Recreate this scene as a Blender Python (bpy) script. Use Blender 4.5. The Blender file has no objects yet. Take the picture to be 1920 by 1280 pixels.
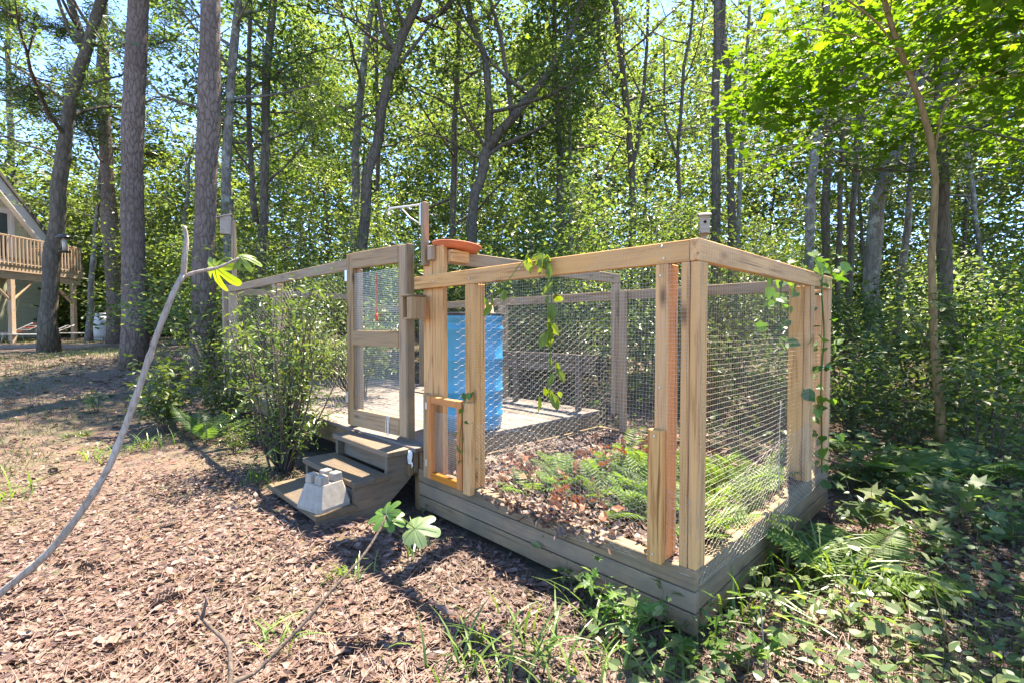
import bpy, math, random
import numpy as np
from mathutils import Vector, Matrix

# ------------------------------------------------------------------ camera, sky, sun, exposure
scene = bpy.context.scene
COL = scene.collection
CAM_H, FPX = 1.25, 898.0
PITCH = math.atan(25 / FPX)
cam_d = bpy.data.cameras.new('camera')
cam = bpy.data.objects.new('camera', cam_d)
COL.objects.link(cam)
cam_d.sensor_width = 36.0
cam_d.lens = 36.0 * FPX / 1920.0
cam_d.clip_start = 0.05
cam_d.clip_end = 3000
cam.location = (0, 0, CAM_H)
cam.rotation_euler = (math.pi / 2 - PITCH, 0, 0)
scene.camera = cam

SUNV = Vector((0.221, 0.411, 1.0)).normalized()
world = bpy.data.worlds.new('World')
scene.world = world
world.use_nodes = True
wn = world.node_tree.nodes
sky = wn.new('ShaderNodeTexSky')
sky.sky_type = 'NISHITA'
sky.sun_disc = False
sky.sun_elevation = math.asin(SUNV.z)
sky.sun_rotation = math.atan2(SUNV.x, SUNV.y)
sky.air_density = 1.0
sky.dust_density = 0.0
sky.ozone_density = 8.0
sky.altitude = 3500
world.node_tree.links.new(sky.outputs[0], wn['Background'].inputs[0])
wn['Background'].inputs[1].default_value = 0.14

sun_d = bpy.data.lights.new('sun', 'SUN')
sun_d.energy = 4.1
sun_d.angle = math.radians(0.55)
sun_d.color = (1.0, 0.95, 0.87)
sun = bpy.data.objects.new('sun', sun_d)
COL.objects.link(sun)
sun.rotation_euler = SUNV.to_track_quat('Z', 'Y').to_euler()
sun.location = (4, 8, 20)

scene.view_settings.view_transform = 'Standard'
scene.view_settings.look = 'None'
scene.view_settings.exposure = 2.82
scene.view_settings.gamma = 1.0
scene.view_settings.use_white_balance = True
scene.view_settings.white_balance_temperature = 7300
scene.view_settings.use_curve_mapping = False
cy = scene.cycles
cy.max_bounces = 10
cy.diffuse_bounces = 8
cy.glossy_bounces = 2
cy.transmission_bounces = 5
cy.transparent_max_bounces = 4
cy.use_denoising = True
cy.sample_clamp_indirect = 10.0
cy.caustics_reflective = False
cy.caustics_refractive = False

RNG = np.random.default_rng(7)

# ------------------------------------------------------------------ helpers: places
CP, SP = math.cos(PITCH), math.sin(PITCH)
def at(px, py, Y):
    """world point seen at pixel (1920 wide frame) at distance Y ahead"""
    a = (px - 960) / FPX
    b = -(py - 640) / FPX
    d = np.array([a, CP + b * SP, -SP + b * CP])
    d = d * (Y / d[1])
    return np.array([d[0], d[1], CAM_H + d[2]])

def sstep(a, b, x):
    t = np.clip((x - a) / (b - a), 0, 1)
    return t * t * (3 - 2 * t)

def zg(x, y):
    x = np.asarray(x, float); y = np.asarray(y, float)
    sh = 2.4 * sstep(-6.5, -3.4, x) * (1 - sstep(9, 14, y))
    e = y - sh
    z = np.interp(e, [-50, 3.4, 5, 8.5, 18, 40, 80], [0, 0, 0.16, 0.55, 0.80, 1.0, 1.2])
    near = np.exp(-(np.maximum(np.hypot(x, y) - 30, 0) / 20) ** 2)
    bump = 0.03 * np.sin(x * 1.3 + 0.5) * np.cos(y * 1.1) + 0.015 * np.sin(x * 3.1 + y * 2.3)
    s = (x - X0) * UX[0] + (y - Y0) * UX[1]
    v = (x - X0) * VX[0] + (y - Y0) * VX[1]
    inside = (sstep(-0.5, -0.05, s) * (1 - sstep(7.0, 8.0, s))) * (sstep(-0.6, -0.05, v) * (1 - sstep(2.3, 3.4, v)))
    z = z - .055 * inside
    z = z + bump * near * (1 - inside) * np.clip((np.hypot(x, y) - 1.0) / 3, 0.1, 1)
    return z

# structure frame: local x = v (to the right and away), local y = u (to the left and away)
X0, Y0 = 0.741, 1.9025
TH = math.atan2(0.70, 0.714)
VX = (math.cos(TH), math.sin(TH))
UX = (-math.sin(TH), math.cos(TH))
def W(v, u, z=0.0):
    return np.array([X0 + VX[0] * v + UX[0] * u, Y0 + VX[1] * v + UX[1] * u, z])

# ------------------------------------------------------------------ helpers: meshes
def mesh_np(name, V, faces, smooth=False):
    V = np.asarray(V, dtype=np.float32).reshape(-1, 3)
    faces = [np.asarray(f, dtype=np.int32) for f in faces if len(f)]
    me = bpy.data.meshes.new(name)
    me.vertices.add(len(V))
    me.vertices.foreach_set('co', V.ravel())
    idx = np.concatenate([f.ravel() for f in faces])
    tot = np.concatenate([np.full(len(f), f.shape[1], np.int32) for f in faces])
    st = np.zeros(len(tot), np.int32)
    st[1:] = np.cumsum(tot)[:-1]
    me.loops.add(len(idx))
    me.loops.foreach_set('vertex_index', idx)
    me.polygons.add(len(tot))
    me.polygons.foreach_set('loop_start', st)
    me.polygons.foreach_set('loop_total', tot)
    me.polygons.foreach_set('use_smooth', np.full(len(tot), bool(smooth)))
    me.update(calc_edges=True)
    return me

class MB:
    """collects pieces, then becomes one mesh object"""
    def __init__(self):
        self.V = []; self.F = {}; self.n = 0
    def add(self, V, *faces):
        V = np.asarray(V, float).reshape(-1, 3)
        for f in faces:
            f = np.asarray(f, int)
            if len(f):
                self.F.setdefault(f.shape[1], []).append(f + self.n)
        self.V.append(V); self.n += len(V)
        return self
    def obj(self, name, mat, parent=None, smooth=False, rel=None):
        V = np.concatenate(self.V)
        if rel is not None:
            V = V - np.asarray(rel)
        me = mesh_np(name, V, [np.concatenate(f) for f in self.F.values()], smooth)
        return link(name, me, mat, parent)

def link(name, me, mat, parent=None, loc=None):
    o = bpy.data.objects.new(name, me)
    if mat is not None and not me.materials:
        me.materials.append(M[mat] if isinstance(mat, str) else mat)
    COL.objects.link(o)
    if parent is not None:
        o.parent = parent
    if loc is not None:
        o.location = loc
    return o

def tag(o, label=None, cat=None, group=None, kind=None):
    if label: o['label'] = label
    if cat: o['category'] = cat
    if group: o['group'] = group
    if kind: o['kind'] = kind
    return o

def thing(name, label, cat, loc=(0, 0, 0), rz=0.0, group=None, parent=None):
    o = bpy.data.objects.new(name, None)
    o.empty_display_size = 0.1
    COL.objects.link(o)
    o.location = loc
    o.rotation_euler = (0, 0, rz)
    if parent is not None: o.parent = parent
    return tag(o, label, cat, group)

def holder(name, parent, loc=(0, 0, 0), rot=(0, 0, 0)):
    o = bpy.data.objects.new(name, None)
    o.empty_display_size = 0.05
    COL.objects.link(o)
    o.parent = parent
    o.location = loc
    o.rotation_euler = rot
    return o

def chamfer_box(sx, sy, sz, c=0.003):
    """box centred on the origin with chamfered edges"""
    h = np.array([sx, sy, sz]) / 2
    c = min(c, h.min() * 0.6)
    V = []; idx = {}
    for i in range(8):
        s = np.array([1 if i & 1 else -1, 1 if i & 2 else -1, 1 if i & 4 else -1])
        for ax in range(3):
            p = s * h
            for b in range(3):
                if b != ax: p[b] -= s[b] * c
            idx[(i, ax)] = len(V); V.append(p)
    F4 = []; F3 = []
    for ax in range(3):
        a, b = (ax + 1) % 3, (ax + 2) % 3
        for sg in (0, 1):
            cs = [(sg << ax) | (p << a) | (q << b) for p, q in ((0, 0), (1, 0), (1, 1), (0, 1))]
            f = [idx[(k, ax)] for k in cs]
            F4.append(f if sg else f[::-1])
    cen = np.zeros(3)
    V = np.array(V)
    for ax in range(3):
        a, b = (ax + 1) % 3, (ax + 2) % 3
        for p in (0, 1):
            for q in (0, 1):
                k0 = (p << a) | (q << b); k1 = k0 | (1 << ax)
                f = [idx[(k0, a)], idx[(k0, b)], idx[(k1, b)], idx[(k1, a)]]
                n = np.cross(V[f[1]] - V[f[0]], V[f[2]] - V[f[0]])
                if np.dot(n, V[f].mean(0)) < 0: f = f[::-1]
                F4.append(f)
    for i in range(8):
        f = [idx[(i, k)] for k in range(3)]
        n = np.cross(V[f[1]] - V[f[0]], V[f[2]] - V[f[0]])
        if np.dot(n, V[f].mean(0)) < 0: f = f[::-1]
        F3.append(f)
    return V, np.array(F4), np.array(F3)

def board(name, parent, p0, p1, w, t, mat, up=(0, 0, 1), c=0.003, warp=0.0):
    """a length of timber: runs p0 -> p1, w across 'up', t the other way; grain follows its own x axis"""
    p0 = Vector(p0); p1 = Vector(p1)
    d = (p1 - p0); L = d.length; x = d.normalized()
    upv = Vector(up)
    z = (upv - x * upv.dot(x))
    if z.length < 1e-5:
        z = Vector((0, 1, 0)) - x * x.y
    z.normalize()
    y = z.cross(x)
    V, F4, F3 = chamfer_box(L, t, w, c)
    me = mesh_np(name, V, [F4, F3])
    o = link(name, me, mat, parent)
    m = Matrix((x, y, z)).transposed().to_4x4()
    m.translation = (p0 + p1) / 2
    o.matrix_local = m
    return o

def box_at(name, parent, v0, v1, u0, u1, z0, z1, mat, c=0.003):
    """timber given by its extents in the parent's frame; grain along the longest side"""
    e = [v1 - v0, u1 - u0, z1 - z0]
    k = int(np.argmax(e))
    mid = [(v0 + v1) / 2, (u0 + u1) / 2, (z0 + z1) / 2]
    a = list(mid); b = list(mid)
    a[k] -= e[k] / 2; b[k] += e[k] / 2
    if k == 2:
        return board(name, parent, a, b, e[0], e[1], mat, up=(1, 0, 0), c=c)
    if k == 1:
        return board(name, parent, a, b, e[2], e[0], mat, c=c)
    return board(name, parent, a, b, e[2], e[1], mat, c=c)

def tube(pts, rad, n=8, cap=True):
    P = np.asarray(pts, float); m = len(P)
    r = np.broadcast_to(np.asarray(rad, float), (m,))
    T = np.gradient(P, axis=0)
    T /= np.linalg.norm(T, axis=1)[:, None] + 1e-9
    ref = np.array([1.0, 0, 0]) if abs(T[0][2]) > 0.8 else np.array([0, 0, 1.0])
    N = np.cross(T, ref)
    bad = np.linalg.norm(N, axis=1) < 1e-3
    N[bad] = np.cross(T[bad], np.array([0, 1.0, 0]))
    N /= np.linalg.norm(N, axis=1)[:, None] + 1e-9
    B = np.cross(T, N)
    a = np.linspace(0, 2 * np.pi, n, endpoint=False)
    V = P[:, None, :] + r[:, None, None] * (N[:, None, :] * np.cos(a)[None, :, None] + B[:, None, :] * np.sin(a)[None, :, None])
    V = V.reshape(-1, 3)
    i = np.arange(m - 1)[:, None] * n
    j = np.arange(n)[None, :]; jn = (j + 1) % n
    F = np.stack([i + j, i + jn, i + n + jn, i + n + j], -1).reshape(-1, 4)
    if cap and n in (3, 4, 6, 8, 10, 12, 14, 16):
        V = np.concatenate([V, P[:1], P[-1:]])
        k = len(V)
        jj = np.arange(n)
        c0 = np.stack([np.full(n, k - 2), (jj + 1) % n, jj], 1)
        c1 = np.stack([np.full(n, k - 1), (m - 1) * n + jj, (m - 1) * n + (jj + 1) % n], 1)
        return V, F, np.concatenate([c0, c1])
    return V, F

def smooth_path(pts, n=14):
    P = np.asarray(pts, float)
    if len(P) < 3:
        t = np.linspace(0, 1, n)[:, None]
        return P[0] * (1 - t) + P[-1] * t
    s = np.concatenate([[0], np.cumsum(np.linalg.norm(np.diff(P, axis=0), axis=1))])
    Q = np.concatenate([[2 * P[0] - P[1]], P, [2 * P[-1] - P[-2]]])
    out = []
    for x in np.linspace(0, s[-1] * 0.9999, n):
        k = min(np.searchsorted(s, x, side='right') - 1, len(P) - 2)
        t = (x - s[k]) / (s[k + 1] - s[k] + 1e-9)
        a, b, c, d = Q[k], Q[k + 1], Q[k + 2], Q[k + 3]
        out.append(0.5 * (2 * b + (c - a) * t + (2 * a - 5 * b + 4 * c - d) * t * t + (3 * b - a - 3 * c + d) * t ** 3))
    return np.array(out)

def lathe(prof, n=24):
    m = len(prof)
    a = np.linspace(0, 2 * np.pi, n, endpoint=False)
    V = np.array([[r * math.cos(t), r * math.sin(t), z] for r, z in prof for t in a])
    i = np.arange(m - 1)[:, None] * n
    j = np.arange(n)[None, :]; jn = (j + 1) % n
    F = np.stack([i + j, i + jn, i + n + jn, i + n + j], -1).reshape(-1, 4)
    return V, F

# ------------------------------------------------------------------ helpers: leaves
def tmpl(V, *F):
    return np.array(V, float), [np.array(f) for f in F]
KITE = tmpl([(0, 0, 0), (.42, .25, .07), (1, 0, -.06), (.42, -.25, .07)], [(0, 1, 2), (0, 2, 3)])
LANCE = tmpl([(0, 0, 0), (.30, .13, .03), (.65, .12, .03), (1, 0, -.08), (.65, -.12, .03), (.30, -.13, .03)],
             [(0, 1, 2, 3), (0, 3, 4, 5)])
OVAL = tmpl([(0, 0, 0), (.22, .20, .04), (.62, .24, .05), (1, 0, -.10), (.62, -.24, .05), (.22, -.20, .04)],
            [(0, 1, 2, 3), (0, 3, 4, 5)])
NEEDLE = tmpl([(0, 0, 0), (.5, .05, .02), (1, .0, 0), (0, 0, 0), (.45, .28, .10), (.9, .42, .1), (0, 0, 0), (.45, -.28, -.05), (.9, -.42, 0),
               (.02, .02, 0), (.44, .30, .12), (.02, -.02, 0), (.44, -.30, -.07)],
              [(0, 1, 2), (3, 4, 5), (6, 8, 7), (9, 5, 10), (11, 12, 8)])
def outline(pts, fold=.05):
    """leaf from a half outline, folded along its midrib (two n-gons split into a fan)"""
    V = [(0, 0, 0), (1, 0, -.06)]
    n = len(pts)
    for x, y in pts: V.append((x, y, fold * 2 * abs(y)))
    for x, y in pts: V.append((x, -y, fold * 2 * abs(y)))
    m = .5
    V.append((m, 0, 0))
    c = len(V) - 1
    F = []
    ring = [0] + list(range(2, 2 + n)) + [1]
    for a, b in zip(ring, ring[1:]): F.append((c, b, a))
    ring = [0] + list(range(2 + n, 2 + 2 * n)) + [1]
    for a, b in zip(ring, ring[1:]): F.append((c, a, b))
    return tmpl(V, F)
HEART = outline([(-.12, .22), (.0, .42), (.22, .50), (.5, .42), (.8, .18)], .12)
STAR = outline([(-.06, .12), (-.05, .46), (.22, .20), (.42, .62), (.52, .18), (.74, .12)], .05)
FIVE = outline([(.05, .06), (.0, .40), (.22, .17), (.55, .50), (.50, .16), (.8, .13)], .06)
DEAD = tmpl([(0, 0, .03), (.28, .20, .10), (.68, .23, .04), (1, .02, .16), (.70, -.20, .0), (.26, -.21, .09), (.5, 0, -.02)],
            [(6, 1, 0), (6, 2, 1), (6, 3, 2), (6, 4, 3), (6, 5, 4), (6, 0, 5)])

def unit(a):
    return a / (np.linalg.norm(a, axis=-1, keepdims=True) + 1e-9)

def scatter(t, P, X, N, S, ws=None):
    """copies of leaf template t: at P, length along X, facing N, size S"""
    TV, TF = t
    P = np.asarray(P, float); n = len(P)
    X = unit(X); Yv = unit(np.cross(N, X)); Z = np.cross(X, Yv)
    S = np.broadcast_to(np.asarray(S, float), (n,))
    wy = S if ws is None else S * ws
    V = (P[:, None, :] + TV[None, :, 0, None] * (X * S[:, None])[:, None, :]
         + TV[None, :, 1, None] * (Yv * wy[:, None])[:, None, :] + TV[None, :, 2, None] * (Z * S[:, None])[:, None, :])
    off = (np.arange(n) * len(TV))[:, None, None]
    return (V.reshape(-1, 3),) + tuple((f[None] + off).reshape(-1, f.shape[1]) for f in TF)

def leafdirs(rng, n, up=1.0, droop=0.2):
    N = rng.normal(size=(n, 3)); N = unit(N); N[:, 2] = np.abs(N[:, 2]) + up
    N = unit(N)
    A = rng.normal(size=(n, 3)); A[:, 2] = A[:, 2] * 0.5 - droop
    X = unit(A - N * (A * N).sum(1, keepdims=True))
    return X, N

SV = np.array(SUNV) / SUNV.z
def sunlit_gap(P, rng, keep=0.06):
    """which leaves stay: cleared between sun and yard, others thinned to let light in"""
    q = P[:, :2] - SV[None, :2] * (P[:, 2:3] - 0.4)
    d = np.stack([q[:, 0] - X0, q[:, 1] - Y0], 1)
    u = d @ np.array(UX); v = d @ np.array(VX)
    wob = 0.35 * np.sin(q[:, 0] * 2.1) + 0.3 * np.sin(q[:, 1] * 2.7 + 1)
    a = (u > -0.6) & (u < 3.0 + wob) & (v > -3.6) & (v < 2.3 + wob * .5)
    b = (q[:, 0] > -3.6 + wob) & (q[:, 0] < 1.0 + wob * .6) & (q[:, 1] > -1) & (q[:, 1] < 3.6 + wob)
    inside = (a | b) & (P[:, 2] > 2.6)
    thin = (q[:, 0] > .5) & (q[:, 0] < 12) & (q[:, 1] > .5) & (q[:, 1] < 12) & (P[:, 2] > 4.6)
    left = (q[:, 0] > -15) & (q[:, 0] < -1.5) & (q[:, 1] > 3) & (q[:, 1] < 13) & (P[:, 2] > 4.5) & (np.sin(q[:, 0] * 1.7) * np.sin(q[:, 1] * 1.5) > -.35)
    wd = P[:, 2] > 2.2 + .72 * P[:, 1]  # unseen crown tops above the frame, thinned so more sun reaches below
    r = rng.random(len(P))
    return (~inside | (r < keep)) & (~thin | (r < .09)) & (~left | (r < .40)) & (~wd | (r < .24))

# ------------------------------------------------------------------ materials
M = {}
class NT:
    def __init__(self, name):
        self.m = bpy.data.materials.new(name); self.m.use_nodes = True
        self.t = self.m.node_tree
        self.b = self.t.nodes['Principled BSDF']; self.out = self.t.nodes['Material Output']
        M[name] = self.m
    def n(self, typ, inp=None, **kw):
        nd = self.t.nodes.new('ShaderNode' + typ)
        for k, v in kw.items(): setattr(nd, k, v)
        for k, v in (inp or {}).items():
            if hasattr(v, 'is_output'): self.t.links.new(v, nd.inputs[k])
            else: nd.inputs[k].default_value = v
        return nd
    def set(self, nd, k, v):
        if hasattr(v, 'is_output'): self.t.links.new(v, nd.inputs[k])
        else: nd.inputs[k].default_value = v
    def ramp(self, fac, stops):
        r = self.n('ValToRGB', {'Fac': fac}); e = r.color_ramp.elements
        while len(e) < len(stops): e.new(0.5)
        for x, (p, c) in zip(e, stops):
            x.position = p; x.color = (*c, 1) if len(c) == 3 else c
        return r.outputs[0]
    def mix(self, fac, a, b, mode='MIX'):
        m = self.n('MixRGB', blend_type=mode)
        for k, v in ((0, fac), (1, a), (2, b)):
            if hasattr(v, 'is_output'): self.t.links.new(v, m.inputs[k])
            else: m.inputs[k].default_value = v if k == 0 else (*v, 1)
        return m.outputs[0]
    def math(self, op, a, b=0.0):
        m = self.n('Math', operation=op)
        for k, v in ((0, a), (1, b)):
            if hasattr(v, 'is_output'): self.t.links.new(v, m.inputs[k])
            else: m.inputs[k].default_value = v
        return m.outputs[0]
    def bump(self, h, strength=.4, dist=.01):
        b = self.n('Bump', {'Height': h, 'Strength': strength, 'Distance': dist})
        self.t.links.new(b.outputs[0], self.b.inputs['Normal'])

def simple(name, col, rough=.6, metal=0.0, noise=.0, scale=30, spec=.5):
    k = NT(name)
    k.b.inputs['Roughness'].default_value = rough
    k.b.inputs['Metallic'].default_value = metal
    k.b.inputs['Specular IOR Level'].default_value = spec
    if noise:
        tc = k.n('TexCoord')
        nz = k.n('TexNoise', {'Vector': tc.outputs['Object'], 'Scale': scale, 'Detail': 5})
        c = k.ramp(nz.outputs[0], [(.3, tuple(x * (1 - noise) for x in col)), (.7, tuple(min(1, x * (1 + noise)) for x in col))])
        k.set(k.b, 'Base Color', c)
        k.bump(nz.outputs[0], .25, .004)
    else:
        k.b.inputs['Base Color'].default_value = (*col, 1)
    return k

def leaf_mat(name, cols, trans=.42, rough=.42, tint=(1.5, 1.45, .55), spec=.5):
    k = NT(name)
    g = k.n('NewGeometry')
    c = k.ramp(g.outputs['Random Per Island'], [(i / (len(cols) - 1), x) for i, x in enumerate(cols)])
    oi = k.n('ObjectInfo')
    f = k.math('ADD', k.math('MULTIPLY', oi.outputs['Random'], .5), .75)
    cc = k.n('VectorMath', {0: c, 1: f}, operation='MULTIPLY')
    fv = k.n('CombineXYZ', {0: f, 1: f, 2: f})
    k.set(cc, 1, fv.outputs[0])
    k.set(k.b, 'Base Color', cc.outputs[0])
    k.b.inputs['Roughness'].default_value = rough
    k.b.inputs['Specular IOR Level'].default_value = spec
    tv = k.n('VectorMath', {0: cc.outputs[0], 1: tint}, operation='MULTIPLY')
    tr = k.n('BsdfTranslucent', {'Color': tv.outputs[0]})
    ms = k.n('MixShader', {0: trans, 1: k.b.outputs[0], 2: tr.outputs[0]})
    k.t.links.new(ms.outputs[0], k.out.inputs[0])
    return k

def wood(name, light, dark, grey=(.30, .27, .24), weather=.3, knots=True, grain=1.0, bump=.35, rough=.75):
    k = NT(name)
    tc = k.n('TexCoord'); oi = k.n('ObjectInfo')
    off = k.math('MULTIPLY', oi.outputs['Random'], 43.0)
    ov = k.n('CombineXYZ', {0: off, 1: off, 2: off})
    p = k.n('VectorMath', {0: tc.outputs['Object'], 1: ov.outputs[0]}, operation='ADD').outputs[0]
    kmap = k.n('Mapping', {'Vector': p, 'Scale': (3.2, 10, 10)})
    vor = k.n('TexVoronoi', {'Vector': kmap.outputs[0], 'Scale': 1.0, 'Randomness': 1.0})
    kd = vor.outputs['Distance']
    m1 = k.n('Mapping', {'Vector': p, 'Scale': (1.3, 22 * grain, 22 * grain)})
    warpn = k.n('TexNoise', {'Vector': p, 'Scale': 3.0, 'Detail': 2})
    g1 = k.n('TexNoise', {'Vector': m1.outputs[0], 'Scale': 1.6, 'Detail': 6, 'Roughness': .65, 'Distortion': .6})
    m2 = k.n('Mapping', {'Vector': p, 'Scale': (2.0, 90 * grain, 90 * grain)})
    g2 = k.n('TexNoise', {'Vector': m2.outputs[0], 'Scale': 2.0, 'Detail': 3})
    gr = k.math('ADD', k.math('MULTIPLY', g1.outputs[0], .7), k.math('MULTIPLY', g2.outputs[0], .3))
    c = k.ramp(gr, [(.38, dark), (.50, light), (.64, tuple(min(1, x * 1.12) for x in light))])
    if knots:
        kn = k.ramp(kd, [(.06, (1, 1, 1)), (.13, (.5, .5, .5)), (.22, (0, 0, 0))])
        sel = k.ramp(vor.outputs['Color'], [(.50, (0, 0, 0)), (.54, (1, 1, 1))])
        kf = k.n('MixRGB', {0: 1.0, 1: kn, 2: sel}, blend_type='MULTIPLY').outputs[0]
        c = k.mix(kf, c, tuple(x * .42 for x in dark))
    m3 = k.n('Mapping', {'Vector': p, 'Scale': (1.1, 60, 60)})
    ck = k.n('TexNoise', {'Vector': m3.outputs[0], 'Scale': 1.0, 'Detail': 2, 'Roughness': .4})
    c = k.mix(k.ramp(ck.outputs[0], [(.66, (0, 0, 0)), (.71, (.75, .75, .75))]), c, tuple(x * .3 for x in dark))
    wn_ = k.n('TexNoise', {'Vector': p, 'Scale': 2.3, 'Detail': 6, 'Roughness': .7})
    wf = k.ramp(wn_.outputs[0], [(.62 - weather * .5, (0, 0, 0)), (.80 - weather * .3, (1, 1, 1))])
    c = k.mix(k.n('MixRGB', {0: 1.0, 1: wf, 2: (min(1, weather * 1.5),) * 3 + (1,)}, blend_type='MULTIPLY').outputs[0], c, grey)
    br = k.n('BrightContrast', {'Color': c, 'Bright': k.math('MULTIPLY', k.math('SUBTRACT', oi.outputs['Random'], .5), .06), 'Contrast': 0.0})
    k.set(k.b, 'Base Color', br.outputs[0])
    k.b.inputs['Roughness'].default_value = rough
    k.b.inputs['Specular IOR Level'].default_value = .3
    k.bump(gr, bump, .004)
    return k

def bark(name, c0, c1, c2, scale=(9, 9, 2.2), bump=.9, lichen=None):
    k = NT(name)
    tc = k.n('TexCoord')
    mp = k.n('Mapping', {'Vector': tc.outputs['Object'], 'Scale': scale})
    wz = k.n('TexNoise', {'Vector': mp.outputs[0], 'Scale': 1.2, 'Detail': 3})
    dis = k.mix(.34, mp.outputs[0], wz.outputs[1])
    vo = k.n('TexVoronoi', {'Vector': dis, 'Scale': 1.6}, feature='DISTANCE_TO_EDGE')
    nz = k.n('TexNoise', {'Vector': tc.outputs['Object'], 'Scale': 38, 'Detail': 5})
    mr = k.n('Mapping', {'Vector': tc.outputs['Object'], 'Scale': (scale[0] * 1.5, scale[1] * 1.5, scale[2] * .8)})
    rn = k.n('TexNoise', {'Vector': mr.outputs[0], 'Scale': 1.5, 'Detail': 5, 'Roughness': .6, 'Distortion': .5})
    rid = k.math('MULTIPLY', k.math('ABSOLUTE', k.math('SUBTRACT', rn.outputs[0], .5)), 2.4)
    h = k.math('ADD', k.math('ADD', k.math('MULTIPLY', k.math('MINIMUM', vo.outputs[0], .22), 1.5), k.math('MULTIPLY', rid, .65)), k.math('MULTIPLY', nz.outputs[0], .40))
    c = k.ramp(h, [(.12, c0), (.45, c1), (.95, c2)])
    pn = k.n('TexNoise', {'Vector': tc.outputs['Object'], 'Scale': 1.6, 'Detail': 4})
    c = k.mix(k.ramp(pn.outputs[0], [(.42, (0, 0, 0)), (.62, (.45, .45, .45))]), c, tuple(x * .6 for x in c1))
    if lichen:
        ln = k.n('TexNoise', {'Vector': tc.outputs['Object'], 'Scale': 5.5, 'Detail': 5, 'Roughness': .7})
        c = k.mix(k.ramp(ln.outputs[0], [(.52, (0, 0, 0)), (.62, (.8, .8, .8))]), c, lichen)
    k.set(k.b, 'Base Color', c)
    k.b.inputs['Roughness'].default_value = .9
    k.b.inputs['Specular IOR Level'].default_value = .2
    k.bump(h, bump, .03)
    return k

wood('pine_wood', (.55, .29, .108), (.34, .155, .052), (.30, .18, .085), .18)
wood('base_wood', (.28, .175, .088), (.15, .088, .043), (.135, .105, .066), .6)
wood('deck_wood', (.17, .132, .105), (.105, .078, .06), (.145, .125, .11), .55, grain=.8)
wood('rail_wood', (.32, .205, .115), (.20, .12, .064), (.25, .20, .145), .42)
wood('step_wood', (.185, .12, .066), (.10, .062, .033), (.125, .105, .082), .6)
wood('door_wood', (.33, .205, .10), (.20, .115, .054), (.25, .18, .115), .32)
wood('orange_wood', (.48, .165, .028), (.36, .11, .016), (.5, .2, .06), .08, knots=False)
wood('dark_wood', (.13, .095, .065), (.08, .055, .036), (.13, .115, .10), .5)
wood('birdhouse_wood', (.34, .275, .215), (.26, .20, .15), (.30, .26, .22), .4)
wood('house_deck_wood', (.40, .27, .17), (.28, .18, .10), (.33, .28, .22), .45, grain=.5)
bark('pine_bark', (.036, .025, .018), (.165, .12, .095), (.255, .20, .165), (17, 17, 5.5), .8)
bark('oak_bark', (.045, .037, .028), (.12, .098, .074), (.19, .158, .122), (12, 12, 3.2))
bark('grey_bark', (.06, .052, .042), (.16, .14, .115), (.26, .235, .20), (14, 14, 4), .6, lichen=(.30, .30, .25))
bark('pale_bark', (.07, .06, .05), (.21, .185, .155), (.34, .31, .27), (10, 10, 6), .6, lichen=(.42, .40, .35))
bark('tan_bark', (.12, .075, .03), (.235, .15, .065), (.30, .20, .095), (16, 16, 3), .35)
bark('fig_bark', (.16, .12, .09), (.31, .25, .20), (.38, .315, .26), (60, 60, 12), .3, lichen=(.40, .35, .30))
bark('twig_bark', (.045, .032, .023), (.11, .082, .062), (.17, .13, .10), (30, 30, 10), .4)

leaf_mat('leaf_forest', [(.044, .076, .024), (.075, .122, .037), (.107, .156, .05), (.148, .186, .064)], .55, .36, (1.4, 1.4, .64))
leaf_mat('leaf_dark', [(.03, .065, .017), (.05, .092, .022), (.075, .12, .03)], .40, .28)
leaf_mat('leaf_light', [(.072, .124, .032), (.108, .164, .045), (.145, .192, .058), (.18, .208, .07)], .55, .40, (1.4, 1.4, .64))
leaf_mat('leaf_maple', [(.075, .155, .02), (.105, .19, .026), (.14, .22, .034)], .66, .5, (1.55, 1.5, .4))
leaf_mat('leaf_pine', [(.045, .085, .025), (.07, .115, .03), (.10, .14, .045)], .25, .5)
leaf_mat('leaf_azalea', [(.045, .085, .02), (.07, .12, .026), (.11, .16, .036), (.15, .185, .05)], .38, .36)
leaf_mat('leaf_fig', [(.13, .19, .02), (.15, .215, .024)], .45, .5, (1.35, 1.25, .4))
leaf_mat('leaf_fig_pale', [(.12, .18, .07), (.14, .20, .08)], .35, .5)
leaf_mat('leaf_vine', [(.05, .12, .02), (.08, .17, .025), (.12, .21, .03)], .45, .4)
leaf_mat('leaf_cover', [(.07, .125, .046), (.10, .16, .056), (.135, .185, .066), (.175, .205, .076)], .55, .42, (1.4, 1.4, .65))
leaf_mat('leaf_fern', [(.08, .15, .02), (.11, .185, .026), (.14, .21, .035)], .48, .5)
leaf_mat('leaf_fern_dark', [(.08, .15, .04), (.11, .18, .05)], .5, .42)
leaf_mat('leaf_grass', [(.06, .125, .02), (.10, .175, .03), (.16, .22, .05)], .42, .4)
leaf_mat('leaf_turf', [(.06, .095, .03), (.085, .125, .035), (.12, .15, .055)], .35, .5)
leaf_mat('leaf_litter', [(.068, .035, .022), (.138, .080, .056), (.178, .114, .086), (.115, .060, .039), (.208, .142, .112), (.15, .089, .062)], .14, .6, (1.3, .9, .6))
leaf_mat('leaf_brown', [(.15, .055, .022), (.21, .08, .03), (.12, .05, .025)], .2, .6, (1.3, .9, .6))
leaf_mat('leaf_far', [(.066, .107, .034), (.10, .148, .047), (.138, .18, .06), (.172, .198, .073)], .55, .5, (1.4, 1.4, .66))

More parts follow.
